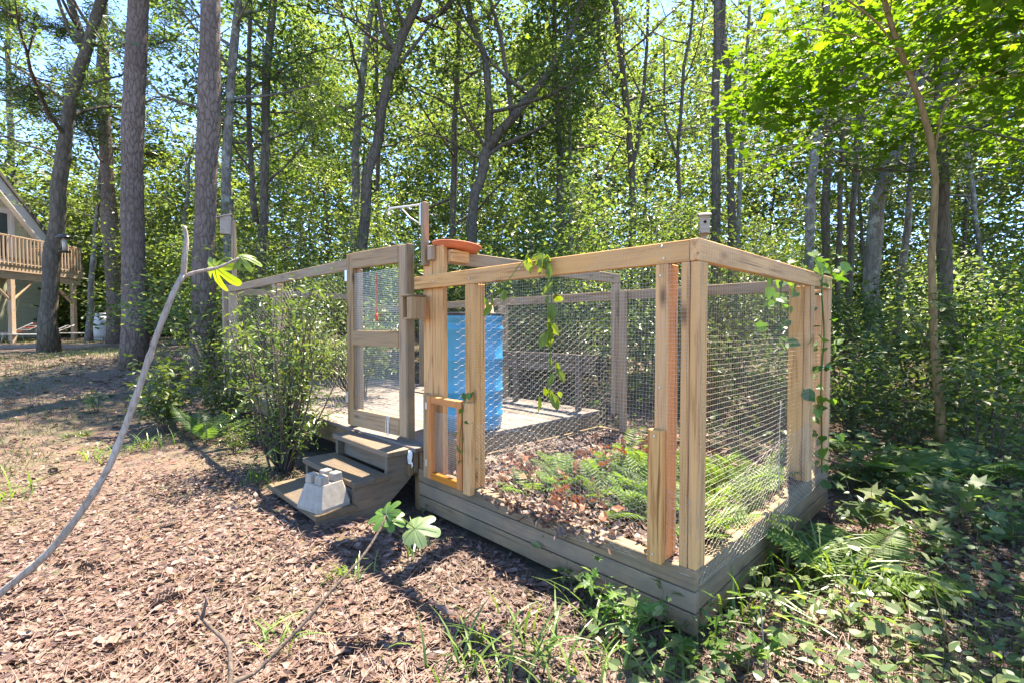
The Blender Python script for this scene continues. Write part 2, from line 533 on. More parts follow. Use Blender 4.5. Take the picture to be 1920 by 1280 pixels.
simple('galvanised', (.40, .35, .28), .5, .15)
simple('metal_grey', (.60, .57, .52), .5, .3)
simple('zinc', (.55, .54, .5), .4, .7)
simple('barrel_blue', (.018, .255, .47), .36, 0, .16, 5)
simple('black_plastic', (.015, .015, .016), .4)
simple('terracotta', (.50, .14, .06), .7, 0, .12, 14)
simple('concrete', (.29, .25, .20), .9, 0, .16, 26)
simple('white_rope', (.72, .68, .62), .8)
simple('red_cord', (.60, .07, .03), .6)
simple('tank_paint', (.48, .45, .43), .35, 0, .05, 5)
simple('white_trim', (.55, .53, .50), .5, 0, .04, 4)
simple('siding_green', (.42, .43, .31), .6, 0, .05, 3)
simple('roof_dark', (.06, .055, .05), .8, 0, .2, 20)
simple('glass_dark', (.05, .07, .07), .08)
simple('chair_red', (.55, .06, .05), .5)
simple('chair_white', (.38, .36, .33), .5)
simple('feeder_black', (.012, .012, .013), .3)
simple('fence_brown', (.10, .065, .04), .8, 0, .2, 10)
simple('cone_brown', (.10, .06, .04), .8, 0, .3, 60)

# soils
k = NT('forest_soil')
tc = k.n('TexCoord')
n1 = k.n('TexNoise', {'Vector': tc.outputs['Object'], 'Scale': .55, 'Detail': 7, 'Roughness': .62})
n2 = k.n('TexNoise', {'Vector': tc.outputs['Object'], 'Scale': 26, 'Detail': 6, 'Roughness': .75})
v2 = k.n('TexVoronoi', {'Vector': tc.outputs['Object'], 'Scale': 34})
c = k.ramp(n2.outputs[0], [(.30, (.06, .036, .023)), (.52, (.14, .088, .058)), (.72, (.20, .138, .10))])
c = k.mix(.25, c, v2.outputs['Color'], 'SOFT_LIGHT')
gf = k.ramp(n1.outputs[0], [(.46, (0, 0, 0)), (.60, (.55, .55, .55))])
c = k.mix(gf, c, (.085, .10, .04))
k.set(k.b, 'Base Color', c)
k.b.inputs['Roughness'].default_value = .95
k.bump(n2.outputs[0], .9, .04)
k = NT('sandy_path')
tc = k.n('TexCoord')
n2 = k.n('TexNoise', {'Vector': tc.outputs['Object'], 'Scale': 14, 'Detail': 6, 'Roughness': .7})
k.set(k.b, 'Base Color', k.ramp(n2.outputs[0], [(.3, (.15, .098, .07)), (.6, (.25, .18, .138)), (.75, (.30, .225, .18))]))
k.b.inputs['Roughness'].default_value = .95
k.bump(n2.outputs[0], .6, .02)

# ------------------------------------------------------------------ ground
def grid_axis(fine, far, n_f, n_far):
    a = np.linspace(-fine, fine, n_f)
    b = fine * (far / fine) ** (np.arange(1, n_far + 1) / n_far)
    return np.concatenate([-b[::-1], a, b])
gx = grid_axis(14, 900, 120, 22)
gy = grid_axis(14, 900, 120, 22) + 6
GX, GY = np.meshgrid(gx, gy)
GZ = zg(GX, GY)
V = np.stack([GX, GY, GZ], -1).reshape(-1, 3)
nx = len(gx)
ii = (np.arange(len(gy) - 1)[:, None] * nx + np.arange(nx - 1)[None]).ravel()
F = np.stack([ii, ii + 1, ii + nx + 1, ii + nx], 1)
tag(link('ground', mesh_np('ground', V, [F], True), 'forest_soil'), 'brown woodland ground under the fallen leaves', None, None, 'structure')

# sandy track in front of the house, a sheet just above the ground
def ribbon(cl, w, dz, n=60):
    P = smooth_path([(x, y, 0) for x, y in cl], n)
    T = np.gradient(P, axis=0); T = unit(T)
    Nn = np.stack([-T[:, 1], T[:, 0], 0 * T[:, 0]], 1)
    rows = []
    for s in np.linspace(-1, 1, 9):
        q = P + Nn * (s * w * (1 + .2 * np.sin(np.arange(n) * .5 + s)))[:, None]
        q[:, 2] = zg(q[:, 0], q[:, 1]) + dz * (1 - s * s) - .004 * (abs(s) == 1)
        rows.append(q)
    V = np.concatenate(rows)
    f = []
    for r in range(8):
        i = np.arange(n - 1) + r * n
        f.append(np.stack([i, i + 1, i + n + 1, i + n], 1))
    return V, np.concatenate(f)
V, F = ribbon([(-26, 13.6), (-18, 13.9), (-13.5, 15.2), (-11, 18), (-8, 22)], .85, .03)
tag(link('path', mesh_np('path', V, [F], True), 'sandy_path'), None, None, None, 'structure')

# ------------------------------------------------------------------ chicken run (fenced planting bed)
pen = thing('chicken_run', 'timber framed wire run over a raised bed with ferns, right of the deck', 'animal pen', W(0, 0, 0), TH)
U1, V1 = 1.97, 2.13
bh = .0855
for r in range(3):
    z0 = .002 + r * (bh + .006)
    j = [0, .004, -.003][r]
    box_at('base_board', pen, -.002 + j * .5, .036, 0.0, U1 + .02, z0, z0 + bh, 'base_wood', .004)
    box_at('base_board', pen, .040, V1, 0.003 + j * .4, .038, z0, z0 + bh, 'base_wood', .004)
    box_at('base_board', pen, V1 - .038, V1, .042, U1, z0, z0 + bh, 'base_wood', .004)
    box_at('base_board', pen, .042, V1 - .042, U1 - .016, U1 + .018, z0, z0 + bh, 'base_wood', .0022)
box_at('gap_shade', pen, .0365, .0395, .02, U1 - .02, .0, .25, 'dark_wood', .0005)  # dark sheets added behind the boards, standing in for shade in the gaps
box_at('gap_shade', pen, .08, V1 - .05, .0385, .0415, .0, .25, 'dark_wood', .0005)
BT = .002 + 3 * bh + .012
box_at('inner_ledge', pen, .040, .076, .042, U1 - .02, .10, BT - .004, 'base_wood', .0022)
box_at('inner_ledge', pen, .08, V1 - .042, .042, .074, .10, BT - .004, 'base_wood', .0022)
RT, RB = 1.606, 1.517
# posts on the front wall
box_at('post', pen, .002, .088, .002, .037, BT, RB, 'pine_wood')
box_at('post', pen, .000, .089, .040, .075, BT, RB, 'pine_wood')
box_at('post', pen, .000, .089, .130, .190, BT, RB, 'pine_wood')
box_at('cover_board', pen, -.040, -.003, .133, .199, .262, .825, 'pine_wood')
box_at('post', pen, .000, .050, 1.385, 1.472, BT, RB, 'pine_wood')
box_at('post', pen, .053, .092, 1.388, 1.470, BT, RB, 'pine_wood')
# tall corner post by the deck
box_at('tall_post', pen, .042, .080, 1.880, 1.985, .12, 1.80, 'pine_wood')
box_at('tall_post', pen, .042, .080, 1.757, 1.874, BT, 1.800, 'pine_wood')
box_at('block', pen, -.000, .039, 1.83, 1.875, 1.705, 1.802, 'rail_wood')
# rails
box_at('top_rail', pen, .000, .038, .041, 2.035, RB + .001, RT, 'pine_wood')
box_at('top_rail', pen, -.004, V1, .000, .038, RB + .001, RT + .001, 'pine_wood')
box_at('top_rail', pen, V1 - .038, V1, .041, 1.70, RB + .001, RT, 'rail_wood')
box_at('top_rail', pen, .084, V1 + .03, 1.760, 1.798, 1.682, 1.771, 'rail_wood')
# posts at the back and right
for v0, v1, u0, u1, zt, m in ((1.60, 1.638, .040, .126, RB, 'pine_wood'), (1.60, 1.69, .001, .037, RB, 'pine_wood'),
                              (2.04, 2.078, .04, .089, RB, 'pine_wood'), (2.04, 2.128, .001, .037, RB, 'pine_wood'),
                              (V1 - .089, V1 - .04, 1.63, 1.69, RT, 'rail_wood')):
    box_at('post', pen, v0, v1, u0, u1, BT, zt, m)
box_at('post', pen, V1 - .06, V1 + .028, 1.755, 1.803, .425, 1.680, 'rail_wood')
box_at('post', pen, V1 - .10, V1 - .042, .93, .985, BT, 1.50, 'rail_wood')
# screws in the timber
for v, u, z in ((-.004, .16, 1.59), (-.004, .15, 1.54), (-.004, .165, 1.47), (-.004, .165, 1.0), (-.044, .165, .80), (-.044, .17, .30),
                (-.004, 1.8, 1.56), (-.004, 1.43, 1.55), (-.004, 1.0, 1.57)):
    Vv, Ff = lathe([(.0005, .002), (.004, .0015), (.0048, 0)], 8)
    R = np.array([[0, 0, -1.0], [0, 1, 0], [1, 0, 0]])
    Vv = Vv @ R.T + np.array([v, u, z])
    link('screw', mesh_np('screw', Vv, [Ff[:, ::-1]]), 'zinc', pen)

def wires(segs, r):
    """many thin straight wires as three-sided prisms"""
    A = np.asarray([s[0] for s in segs], float); B = np.asarray([s[1] for s in segs], float)
    return wires_ab(A, B, r)
def wires_ab(A, B, r):
    n = len(A)
    T = unit(B - A)
    ref = np.where(np.abs(T[:, 2:3]) > .8, np.array([[1.0, 0.3, 0]]), np.array([[0, 0.2, 1.0]]))
    N = unit(np.cross(T, ref)); Bn = np.cross(T, N)
    r = np.broadcast_to(np.asarray(r, float), (n,))[:, None]
    ring = [N * math.cos(a) * r + Bn * math.sin(a) * r for a in (0, 2.0944, 4.18879)]
    V = np.stack([A + ring[0], A + ring[1], A + ring[2], B + ring[0], B + ring[1], B + ring[2]], 1).reshape(-1, 3)
    o = (np.arange(n) * 6)[:, None]
    F = np.concatenate([o + np.array([[a, b, b + 3, a + 3]]) for a, b in ((0, 1), (1, 2), (2, 0))])
    return V, F

def cloth(name, parent, org, e1, e2, Wd, Hh, pitch, r, seed=0, sag=.006, mat='galvanised'):
    """welded wire cloth: two families of wires, gently bowed"""
    rng = np.random.default_rng(seed)
    org = np.array(org); e1 = np.array(e1, float); e2 = np.array(e2, float); nrm = np.cross(e1, e2)
    ph = rng.random(4) * 6
    def P(a, b):
        w = sag * (np.sin(a * 4.1 + ph[0]) * np.cos(b * 3.3 + ph[1]) + .5 * np.sin(a * 9 + b * 6 + ph[2]))
        q = .004 * np.sin(b * 5 + ph[3])
        return org + np.multiply.outer(a + q, e1) + np.multiply.outer(b, e2) + np.multiply.outer(w, nrm)
    A = []; B = []
    ns = 8
    for b in np.arange(0, Hh, pitch):
        s = np.linspace(0, Wd, ns + 1)
        q = P(s, np.full(ns + 1, b) + .002 * np.sin(s * 7 + b * 3))
        A.append(q[:-1]); B.append(q[1:])
    for a in np.arange(0, Wd, pitch):
        s = np.linspace(0, Hh, ns + 1)
        q = P(np.full(ns + 1, a), s)
        A.append(q[:-1]); B.append(q[1:])
    V, F = wires_ab(np.concatenate(A), np.concatenate(B), r)
    return link(name, mesh_np(name, V, [F]), mat, parent)

def hexnet(name, parent, org, e1, e2, Wd, Hh, cell, r, seed=0, sag=.012, top=None, mat='galvanised'):
    """chicken wire: hexagons with twisted horizontal sides"""
    rng = np.random.default_rng(seed)
    org = np.array(org); e1 = np.array(e1, float); e2 = np.array(e2, float); nrm = np.cross(e1, e2)
    ph = rng.random(6) * 6
    def P(a, b):
        w = sag * (np.sin(a * 3.2 + ph[0]) * np.cos(b * 3.9 + ph[1]) + .6 * np.sin(a * 7 + b * 5 + ph[2]))
        da = .12 * cell * np.sin(a * 9 + b * 13 + ph[3]); db = .12 * cell * np.sin(a * 11 - b * 8 + ph[4]) + .015 * np.sin(a * 3 + ph[5])
        return org + np.multiply.outer(a + da, e1) + np.multiply.outer(b + db, e2) + np.multiply.outer(w, nrm)
    h = cell; s = cell * .42
    dx = cell * .98
    A1 = []; B1 = []; A2 = []; B2 = []
    ni = int(Wd / dx) + 1; nj = int(Hh / h) + 1
    I, J = np.meshgrid(np.arange(ni), np.arange(nj))
    a = I.ravel() * dx; b = (J.ravel() + .5 * (I.ravel() % 2)) * h
    lim = np.full(len(a), Hh) if top is None else top(a)
    k = (b < lim) & (a < Wd)
    a = a[k]; b = b[k]
    # horizontal twisted side from (a,b) to (a+s,b), then two thin diagonals to the next column
    A1 = P(a, b); B1 = P(a + s, b)
    A2 = P(a + s, b); B2 = P(a + dx, b + h / 2); B3 = P(a + dx, b - h / 2)
    keep = (b - h / 2 > -h * .3)
    V1_, F1_ = wires_ab(A1, B1, r * 1.45)
    V2_, F2_ = wires_ab(A2, B2, r)
    V3_, F3_ = wires_ab(A2[keep], B3[keep], r)
    mb = MB(); mb.add(V1_, F1_); mb.add(V2_, F2_); mb.add(V3_, F3_)
    # straight selvedge wires
    for bb in ([0, Hh] if top is None else [0]):
        t = np.linspace(0, Wd, 14); q = P(t, np.full(14, float(bb)))
        Vq, Fq = wires_ab(q[:-1], q[1:], r * 1.3); mb.add(Vq, Fq)
    if top is not None:
        t = np.linspace(0, Wd, 20); q = P(t, top(t) - .01)
        Vq, Fq = wires_ab(q[:-1], q[1:], r * 1.3); mb.add(Vq, Fq)
    return mb.obj(name, mat, parent)

WR = .00043
cloth('wire_cloth', pen, (-.004, .03, .42), (0, 1, 0), (0, 0, 1), 1.42, RT - .43, .016, WR, 1)
cloth('wire_cloth', pen, (.0, -.004, .40), (1, 0, 0), (0, 0, 1), V1 - .02, RT - .41, .024, WR, 2)
cloth('wire_cloth', pen, (V1 - .03, .06, .30), (0, 1, 0), (0, 0, 1), 1.62, 1.22, .017, WR, 3, sag=.012)
hexnet('chicken_wire', pen, (-.007, .02, .235), (0, 1, 0), (0, 0, 1), 1.36, .52, .027, WR * 1.55, 4, sag=.010,
       top=lambda a: .30 + .16 * np.sin(np.clip(a / 1.36, 0, 1) * 2.9) + .10 * (a / 1.36) ** 3)
hexnet('chicken_wire', pen, (.01, -.008, .20), (1, 0, 0), (0, 0, 1), V1 - .05, .60, .030, WR * 1.1, 5, sag=.012,
       top=lambda a: .30 + .16 * np.sin(a * 1.4))
hexnet('chicken_wire', pen, (.14, 1.752, .30), (1, 0, 0), (0, 0, 1), V1 - .2, 1.22, .052, WR * 1.55, 6, sag=.014)
# loose stiff wire standing in the right bay
Vt = tube(smooth_path([(1.1, .02, .30), (1.12, .03, .6), (1.09, .015, .84)], 8), .003, 6)
mb = MB(); mb.add(*Vt); mb.obj('wire_stake', 'galvanised', pen, True)

# little orange gate at the left end of the front
hatch = holder('hatch_door', pen, (-.036, 1.815, .255))
hw, hh, ft, fd = .365, .55, .047, .032
box_at('stile', hatch, -.016, .016, -ft, 0, 0, hh, 'orange_wood')
box_at('stile', hatch, -.016, .016, -hw, -hw + ft, 0, hh, 'orange_wood')
box_at('frame_rail', hatch, -.015, .017, -hw + ft + .001, -ft - .001, hh - ft, hh - .002, 'orange_wood')
box_at('frame_rail', hatch, -.015, .017, -hw + ft + .001, -ft - .001, .002, ft, 'orange_wood')
cloth('wire_cloth', hatch, (.014, -hw + ft - .01, ft - .01), (0, 1, 0), (0, 0, 1), hw - 2 * ft + .02, hh - 2 * ft - .05, .0135, WR * 2.2, 9, sag=.001, mat='zinc')
for z in (.08, .46):
    box_at('hinge', hatch, -.019, -.0165, -.006, .014, z, z + .045, 'zinc', .0008)
box_at('gate_stop', pen, -.044, -.004, 1.375, 1.443, .24, .80, 'pine_wood')
box_at('hinge_board', pen, -.044, -.004, 1.822, 1.868, .25, .815, 'door_wood')

# soil and litter in the bed
sx = np.linspace(.05, V1 - .05, 30); sy = np.linspace(.05, U1 - .03, 30)
SX, SY = np.meshgrid(sx, sy)
SZ = .215 + .02 * np.sin(SX * 4 + 1) * np.cos(SY * 5) + .03 * np.exp(-((SX - 1.0) ** 2 + (SY - .8) ** 2))
ii = (np.arange(29)[:, None] * 30 + np.arange(29)[None]).ravel()
bed = link('bed_soil', mesh_np('bed_soil', np.stack([SX, SY, SZ], -1).reshape(-1, 3), [np.stack([ii, ii + 1, ii + 31, ii + 30], 1)], True), 'forest_soil')
bed.location = W(0, 0, 0); bed.rotation_euler = (0, 0, TH)
tag(bed, 'dark soil filling the raised bed inside the wire run', None, None, 'structure')

# ------------------------------------------------------------------ raised deck with its fence
deck = thing('raised_deck', 'weathered grey board deck with rail fence behind the steps', 'deck', W(0, 0, 0), TH)
DZ, U2 = .42, 6.72
rr = random.Random(3)
nb, bw = 15, .142
for i in range(nb):
    v0 = -.03 + i * (bw + .005)
    g = rr.uniform(-.004, .006)
    if i % 2:
        um = rr.uniform(3.6, 5.2)
        box_at('deck_board', deck, v0, v0 + bw, U1 + .021 + g, um - .002, DZ - .034, DZ + rr.uniform(-.002, .001), 'deck_wood', .004)
        box_at('deck_board', deck, v0, v0 + bw, um + .002, U2 + .04 + g, DZ - .034, DZ + rr.uniform(-.002, .001), 'deck_wood', .004)
    else:
        um = rr.uniform(4.2, 5.8)
        box_at('deck_board', deck, v0, v0 + bw, U1 + .021 + g, um - .002, DZ - .034, DZ + rr.uniform(-.002, .001), 'deck_wood', .004)
        box_at('deck_board', deck, v0, v0 + bw, um + .002, U2 + .04 + g, DZ - .034, DZ + rr.uniform(-.002, .001), 'deck_wood', .004)
box_at('fascia', deck, -.012, .026, U1 + .06, U2 + .02, DZ - .19, DZ - .036, 'base_wood', .0022)
box_at('fascia', deck, .03, V1, U1 + .024, U1 + .058, DZ - .17, DZ - .036, 'base_wood', .0022)
box_at('fascia', deck, .03, V1, U2 - .02, U2 + .018, DZ - .19, DZ - .036, 'base_wood', .0022)
for u in (2.6, 3.6, 4.6, 5.6):
    box_at('joist', deck, .03, V1 - .05, u, u + .038, DZ - .17, DZ - .036, 'base_wood', .0022)
for u in (2.03, 3.05, 4.3, 5.5, 6.6):
    for v in (.05, 2.02):
        box_at('support_post', deck, v, v + .089, u, u + .089, -.25, DZ - .036, 'base_wood', .0022)
DT = 1.834
for v0, u0, zt in ((-.0, 2.955, DT - .09), (.0, 6.64, DT - .09), (2.05, 6.64, DT - .09), (0.0, 4.85, DT - .09), (2.05, 3.3, RB), (2.05, 5.0, RB)):
    box_at('fence_post', deck, v0, v0 + .089, u0, u0 + .085, DZ + .003, zt, 'rail_wood')
box_at('fence_rail', deck, -.001, .038, 2.945, 6.76, DT - .089, DT, 'rail_wood')
box_at('fence_rail', deck, .041, V1, 6.66, 6.70, DT - .12, DT - .031, 'rail_wood')
box_at('fence_rail', deck, V1 - .038, V1 - .002, 1.81, 6.655, RB, RT, 'rail_wood')
box_at('corner_post', deck, -.05, .04, 6.74, 6.83, .15, DT + .02, 'rail_wood')
hexnet('chicken_wire', deck, (.004, 3.04, .44), (0, 1, 0), (0, 0, 1), 3.6, 1.30, .052, WR * 1.6, 11, sag=.02)
hexnet('chicken_wire', deck, (V1 - .05, 1.83, .44), (0, 1, 0), (0, 0, 1), 4.8, 1.10, .052, WR * 1.6, 12, sag=.02)
# bench against the back fence
for z in (.80, .90):
    box_at('bench_slat', deck, V1 - .12, V1 - .09, 1.95, 3.9, z, z + .085, 'dark_wood')
for u in (2.1, 3.0, 3.8):
    box_at('bench_leg', deck, V1 - .16, V1 - .122, u, u + .06, DZ + .003, .98, 'dark_wood')

# screen door, slightly ajar
door = holder('screen_door', deck, (-.045, 2.948, .455), (0, 0, math.radians(6)))
dw, dh = .775, 1.40
box_at('stile', door, -.018, .018, -.09, 0, 0, dh - .001, 'door_wood')
box_at('stile', door, -.018, .018, -dw, -dw + .085, 0, dh - .001, 'door_wood')
for z0, z1 in ((.0, .135), (.655, .775), (dh - .125, dh + .002)):
    box_at('door_rail', door, -.022, .014, -dw + .0855, -.0905, z0, z1, 'door_wood')
box_at('edge_strip', door, -.018, .045, -dw - .022, -dw - .001, -.01, dh + .004, 'base_wood')
box_at('inner_strip', door, .02, .04, -.13, -.06, .02, dh - .04, 'rail_wood')
for z0, z1 in ((.13, .66), (.77, dh - .165)):
    cloth('wire_cloth', door, (-.004, -dw + .07, z0), (0, 1, 0), (0, 0, 1), dw - .15, z1 - z0, .0145, WR * 2.0, int(z0 * 100), sag=.002, mat='zinc')
for z in (.18, 1.18):
    box_at('hinge', door, -.0215, -.0185, -.012, .02, z, z + .09, 'zinc', .0008)
# red pull cord with a wooden toggle
mb = MB()
mb.add(*tube(smooth_path([(-.027, -.44, 1.21), (-.026, -.43, 1.1), (-.027, -.425, .98), (-.027, -.43, .90)], 9), .0028, 6))
mb.add(*tube([(-.027, -.43, .905), (-.027, -.43, .90), (-.027, -.432, .85), (-.027, -.432, .845)], [.004, .011, .010, .004], 8))
mb.obj('pull_cord', 'red_cord', door, True)
mb = MB()
for q in range(5):
    x = -.58 + q * .008
    mb.add(*tube(smooth_path([(-.022, x, .14), (-.03, x + .01 * math.sin(q * 2), .07), (-.028, x + .012 * math.sin(q * 3 + 1), -.01)], 6), .0018, 5, False))
mb.obj('string', 'white_rope', door)

# ------------------------------------------------------------------ steps
steps = thing('wooden_steps', 'three weathered timber steps leading up to the screen door', 'steps', W(0, 0, 0), TH)
TZ = (.105, .25, .405)
VF = (-.695, -.445, -.205)
for z, v, dv in zip(TZ, VF, (.27, .255, .235)):
    box_at('tread', steps, v, v + dv, 2.06, 2.92, z - .038, z, 'step_wood', .004)
def plate(name, parent, prof, u0, u1, mat):
    n = len(prof)
    V = [(v, u0, z) for v, z in prof] + [(v, u1, z) for v, z in prof]
    me = bpy.data.meshes.new(name)
    F = [tuple(range(n))[::-1], tuple(range(n, 2 * n))] + [(i, (i + 1) % n, n + (i + 1) % n, n + i) for i in range(n)]
    me.from_pydata(V, [], F); me.update(); me.shade_flat(); me.shade_flat()
    return link(name, me, mat, parent)
prof = [(-.675, -.06), (-.675, TZ[0] - .039), (-.43, TZ[0] - .039), (-.43, TZ[1] - .039), (-.19, TZ[1] - .039), (-.19, TZ[2] - .039),
        (.0, TZ[2] - .039), (.0, .19), (-.34, -.08)]
o1 = plate('stringer', steps, prof, 2.085, 2.125, 'step_wood')
o2 = plate('stringer', steps, prof, 2.855, 2.895, 'step_wood')
box_at('riser', steps, -.14, -.11, 2.13, 2.85, .24, .35, 'step_wood')
box_at('cross_brace', steps, -.32, -.29, 2.13, 2.85, .03, .11, 'step_wood')
box_at('ledger', steps, -.052, -.016, 2.03, 2.08, .22, .30, 'base_wood')
# frayed rope end hanging by the deck corner
rp = MB()
for q in range(7):
    a = q * .9
    b = np.array([-.03 + .006 * math.cos(a), 2.045 + .008 * math.sin(a), .395])
    rp.add(*tube(smooth_path([b, b + [-.01, .012 * math.sin(a * 2), -.05], b + [.0 - .012 * math.cos(a), .014 * math.cos(a), -.10], b + [-.01, -.01 * math.sin(a), -.16 - .02 * math.cos(q)]], 8), [.006, .008, .008, .007, .007, .006, .004, .002], 6))
c0 = W(-.03, 2.045, .395)
o = rp.obj('rope_end', 'white_rope', None, True)
o.location = W(0, 0, 0); o.rotation_euler = (0, 0, TH)
tag(o, 'frayed white rope end hanging at the deck corner beside the steps', 'rope')

# ------------------------------------------------------------------ concrete pier block on the bottom step
def pier():
    mb = MB()
    H = .205; b = .125; t = .082; cb = .022
    def ring(h, z, c):
        return [(h - c, -h, z), (h, -h + c, z), (h, h - c, z), (h - c, h, z), (-h + c, h, z), (-h, h - c, z), (-h, -h + c, z), (-h + c, -h, z)]
    rg = [ring(b, 0, cb), ring(b, .02, cb), ring(t + .006, .155, cb * .8), ring(t, .158, cb * .8)]
    V = [p for r in rg for p in r]
    F = []
    for i in range(3):
        for j in range(8):
            F.append((i * 8 + j, i * 8 + (j + 1) % 8, i * 8 + 8 + (j + 1) % 8, i * 8 + 8 + j))
    mb.add(V, F)
    mb.add(rg[0], [list(range(8))[::-1]]); mb.add(rg[3], [list(range(8))])
    for sx in (-1, 1):
        for sy in (-1, 1):
            Vb, F4, F3 = chamfer_box(.066, .066, .055, .005)
            tp = Vb.copy(); tp[:, :2] *= np.where(Vb[:, 2:3] > 0, .9, 1.0)
            mb.add(tp + np.array([sx * .050, sy * .050, .184]), F4, F3)
    return mb
o = pier().obj('pier_block', 'concrete', None)
p = W(-.575, 2.215, .106)
o.location = p; o.rotation_euler = (0, 0, TH + math.radians(12))
tag(o, 'tapered concrete pier block with slotted top sitting on the bottom step', 'concrete block')

# ------------------------------------------------------------------ barrel, pot, saucer
bl = W(.69, 2.285, DZ + .002)
barrel = thing('barrel', 'blue plastic drum standing on the deck behind the wire', 'barrel', bl, .4)
mb = MB()
prof = [(.0, 0), (.255, 0), (.275, .012), (.282, .05), (.283, .10), (.290, .115), (.290, .13), (.284, .145), (.286, .30), (.292, .312), (.292, .328), (.286, .34), (.287, .56), (.293, .572), (.293, .588), (.287, .60), (.287, .80),
        (.292, .812), (.292, .83), (.284, .845), (.279, .88), (.289, .89), (.292, .90), (.292, .925), (.284, .94), (.262, .945), (.258, .925), (.0, .925)]
mb.add(*lathe(prof, 40)); mb.obj('drum_body', 'barrel_blue', barrel, True)
mb = MB(); mb.add(*lathe([(.292, .927), (.297, .929), (.297, .946), (.291, .950), (.284, .948), (.284, .941)], 40)); mb.obj('rim_band', 'black_plastic', barrel, True)
mb = MB(); mb.add(*lathe([(.0, 0), (.032, 0), (.032, .02), (.0, .02)], 16)); o = mb.obj('bung_cap', 'black_plastic', barrel, True); o.location = (.15, .1, .926)
pt = MB()
pt.add(*lathe([(.052, 0), (.052, .02), (.047, .021), (.033, .105), (.010, .105), (.010, .098), (.028, .096), (.041, .02), (.046, 0)], 20))
o = pt.obj('flower_pot', 'terracotta', None, True)
o.location = bl + np.array([.17, -.02, .928])
tag(o, 'small upturned terracotta flower pot on top of the blue drum', 'flower pot')
sc = MB()
sc.add(*lathe([(.0, 0), (.125, 0), (.135, .004), (.150, .022), (.166, .042), (.172, .046), (.170, .052), (.160, .050), (.140, .024), (.125, .012), (.0, .010)], 36))
o = sc.obj('plant_saucer', 'terracotta', None, True)
o.location = W(.185, 1.79, 1.777); o.rotation_euler = (math.radians(-2), math.radians(5), 0); o.scale = (1, 1, .8)
tag(o, 'orange terracotta saucer resting on the tall corner post', 'saucer')
box_at('shelf_block', pen, .086, .24, 1.720, 1.757, 1.69, 1.772, 'pine_wood')

# hook bracket on its own upright
hk = thing('hanging_bracket', 'bent metal hook bracket on a thin upright above the screen door', 'bracket', W(.0, 1.93, 1.63), TH)
box_at('upright', hk, -.001, .039, -.022, .020, .045, .475, 'rail_wood')
mb = MB()
a = [(-.006, 0.03, .46), (-.004, .16, .475), (-.002, .33, .495), (0, .40, .503)]
arc = [(0, .43 + .022 * math.sin(t) - .0, .482 + .022 * math.cos(t)) for t in np.linspace(.0, 3.6, 9)]
mb.add(*tube(smooth_path(a + arc, 26), .0072, 8)); mb.obj('hook_rod', 'metal_grey', hk, True)
mb = MB(); mb.add(*tube([(-.006, .03, .335), (-.004, .15, .395), (-.002, .27, .484)], .0042, 6)); mb.obj('brace_rod', 'metal_grey', hk, True)
box_at('wall_plate', hk, -.006, -.002, .012, .030, .32, .47, 'metal_grey', .001)

# latch box on the tall post
lb = thing('latch_box', 'small open wooden box fixed to the tall post beside the screen door', 'wooden box', W(-.05, 1.95, 1.31), TH)
box_at('side', lb, -.055, .048, .062, .074, .0, .15, 'door_wood', .002)
box_at('side', lb, -.055, .048, -.060, -.048, .0, .15, 'door_wood', .002)
box_at('divider', lb, -.055, .045, -.006, .006, .013, .138, 'door_wood', .002)
box_at('lid', lb, -.060, .050, -.066, .080, .151, .164, 'base_wood', .002)
box_at('bottom', lb, -.054, .047, -.047, .061, .0, .012, 'door_wood', .002)
box_at('front_panel', lb, -.062, -.0555, -.060, .004, .0, .148, 'door_wood', .002)
box_at('back_panel', lb, .040, .046, -.047, .061, .013, .150, 'door_wood', .002)
Vs, Fs = lathe([(.0, -.028), (.012, -.024), (.017, -.008), (.017, .006), (.011, .022), (.0, .028)], 12)
o = link('white_knob', mesh_np('white_knob', Vs, [Fs], True), 'white_trim', lb); o.location = (.0, .034, .07)

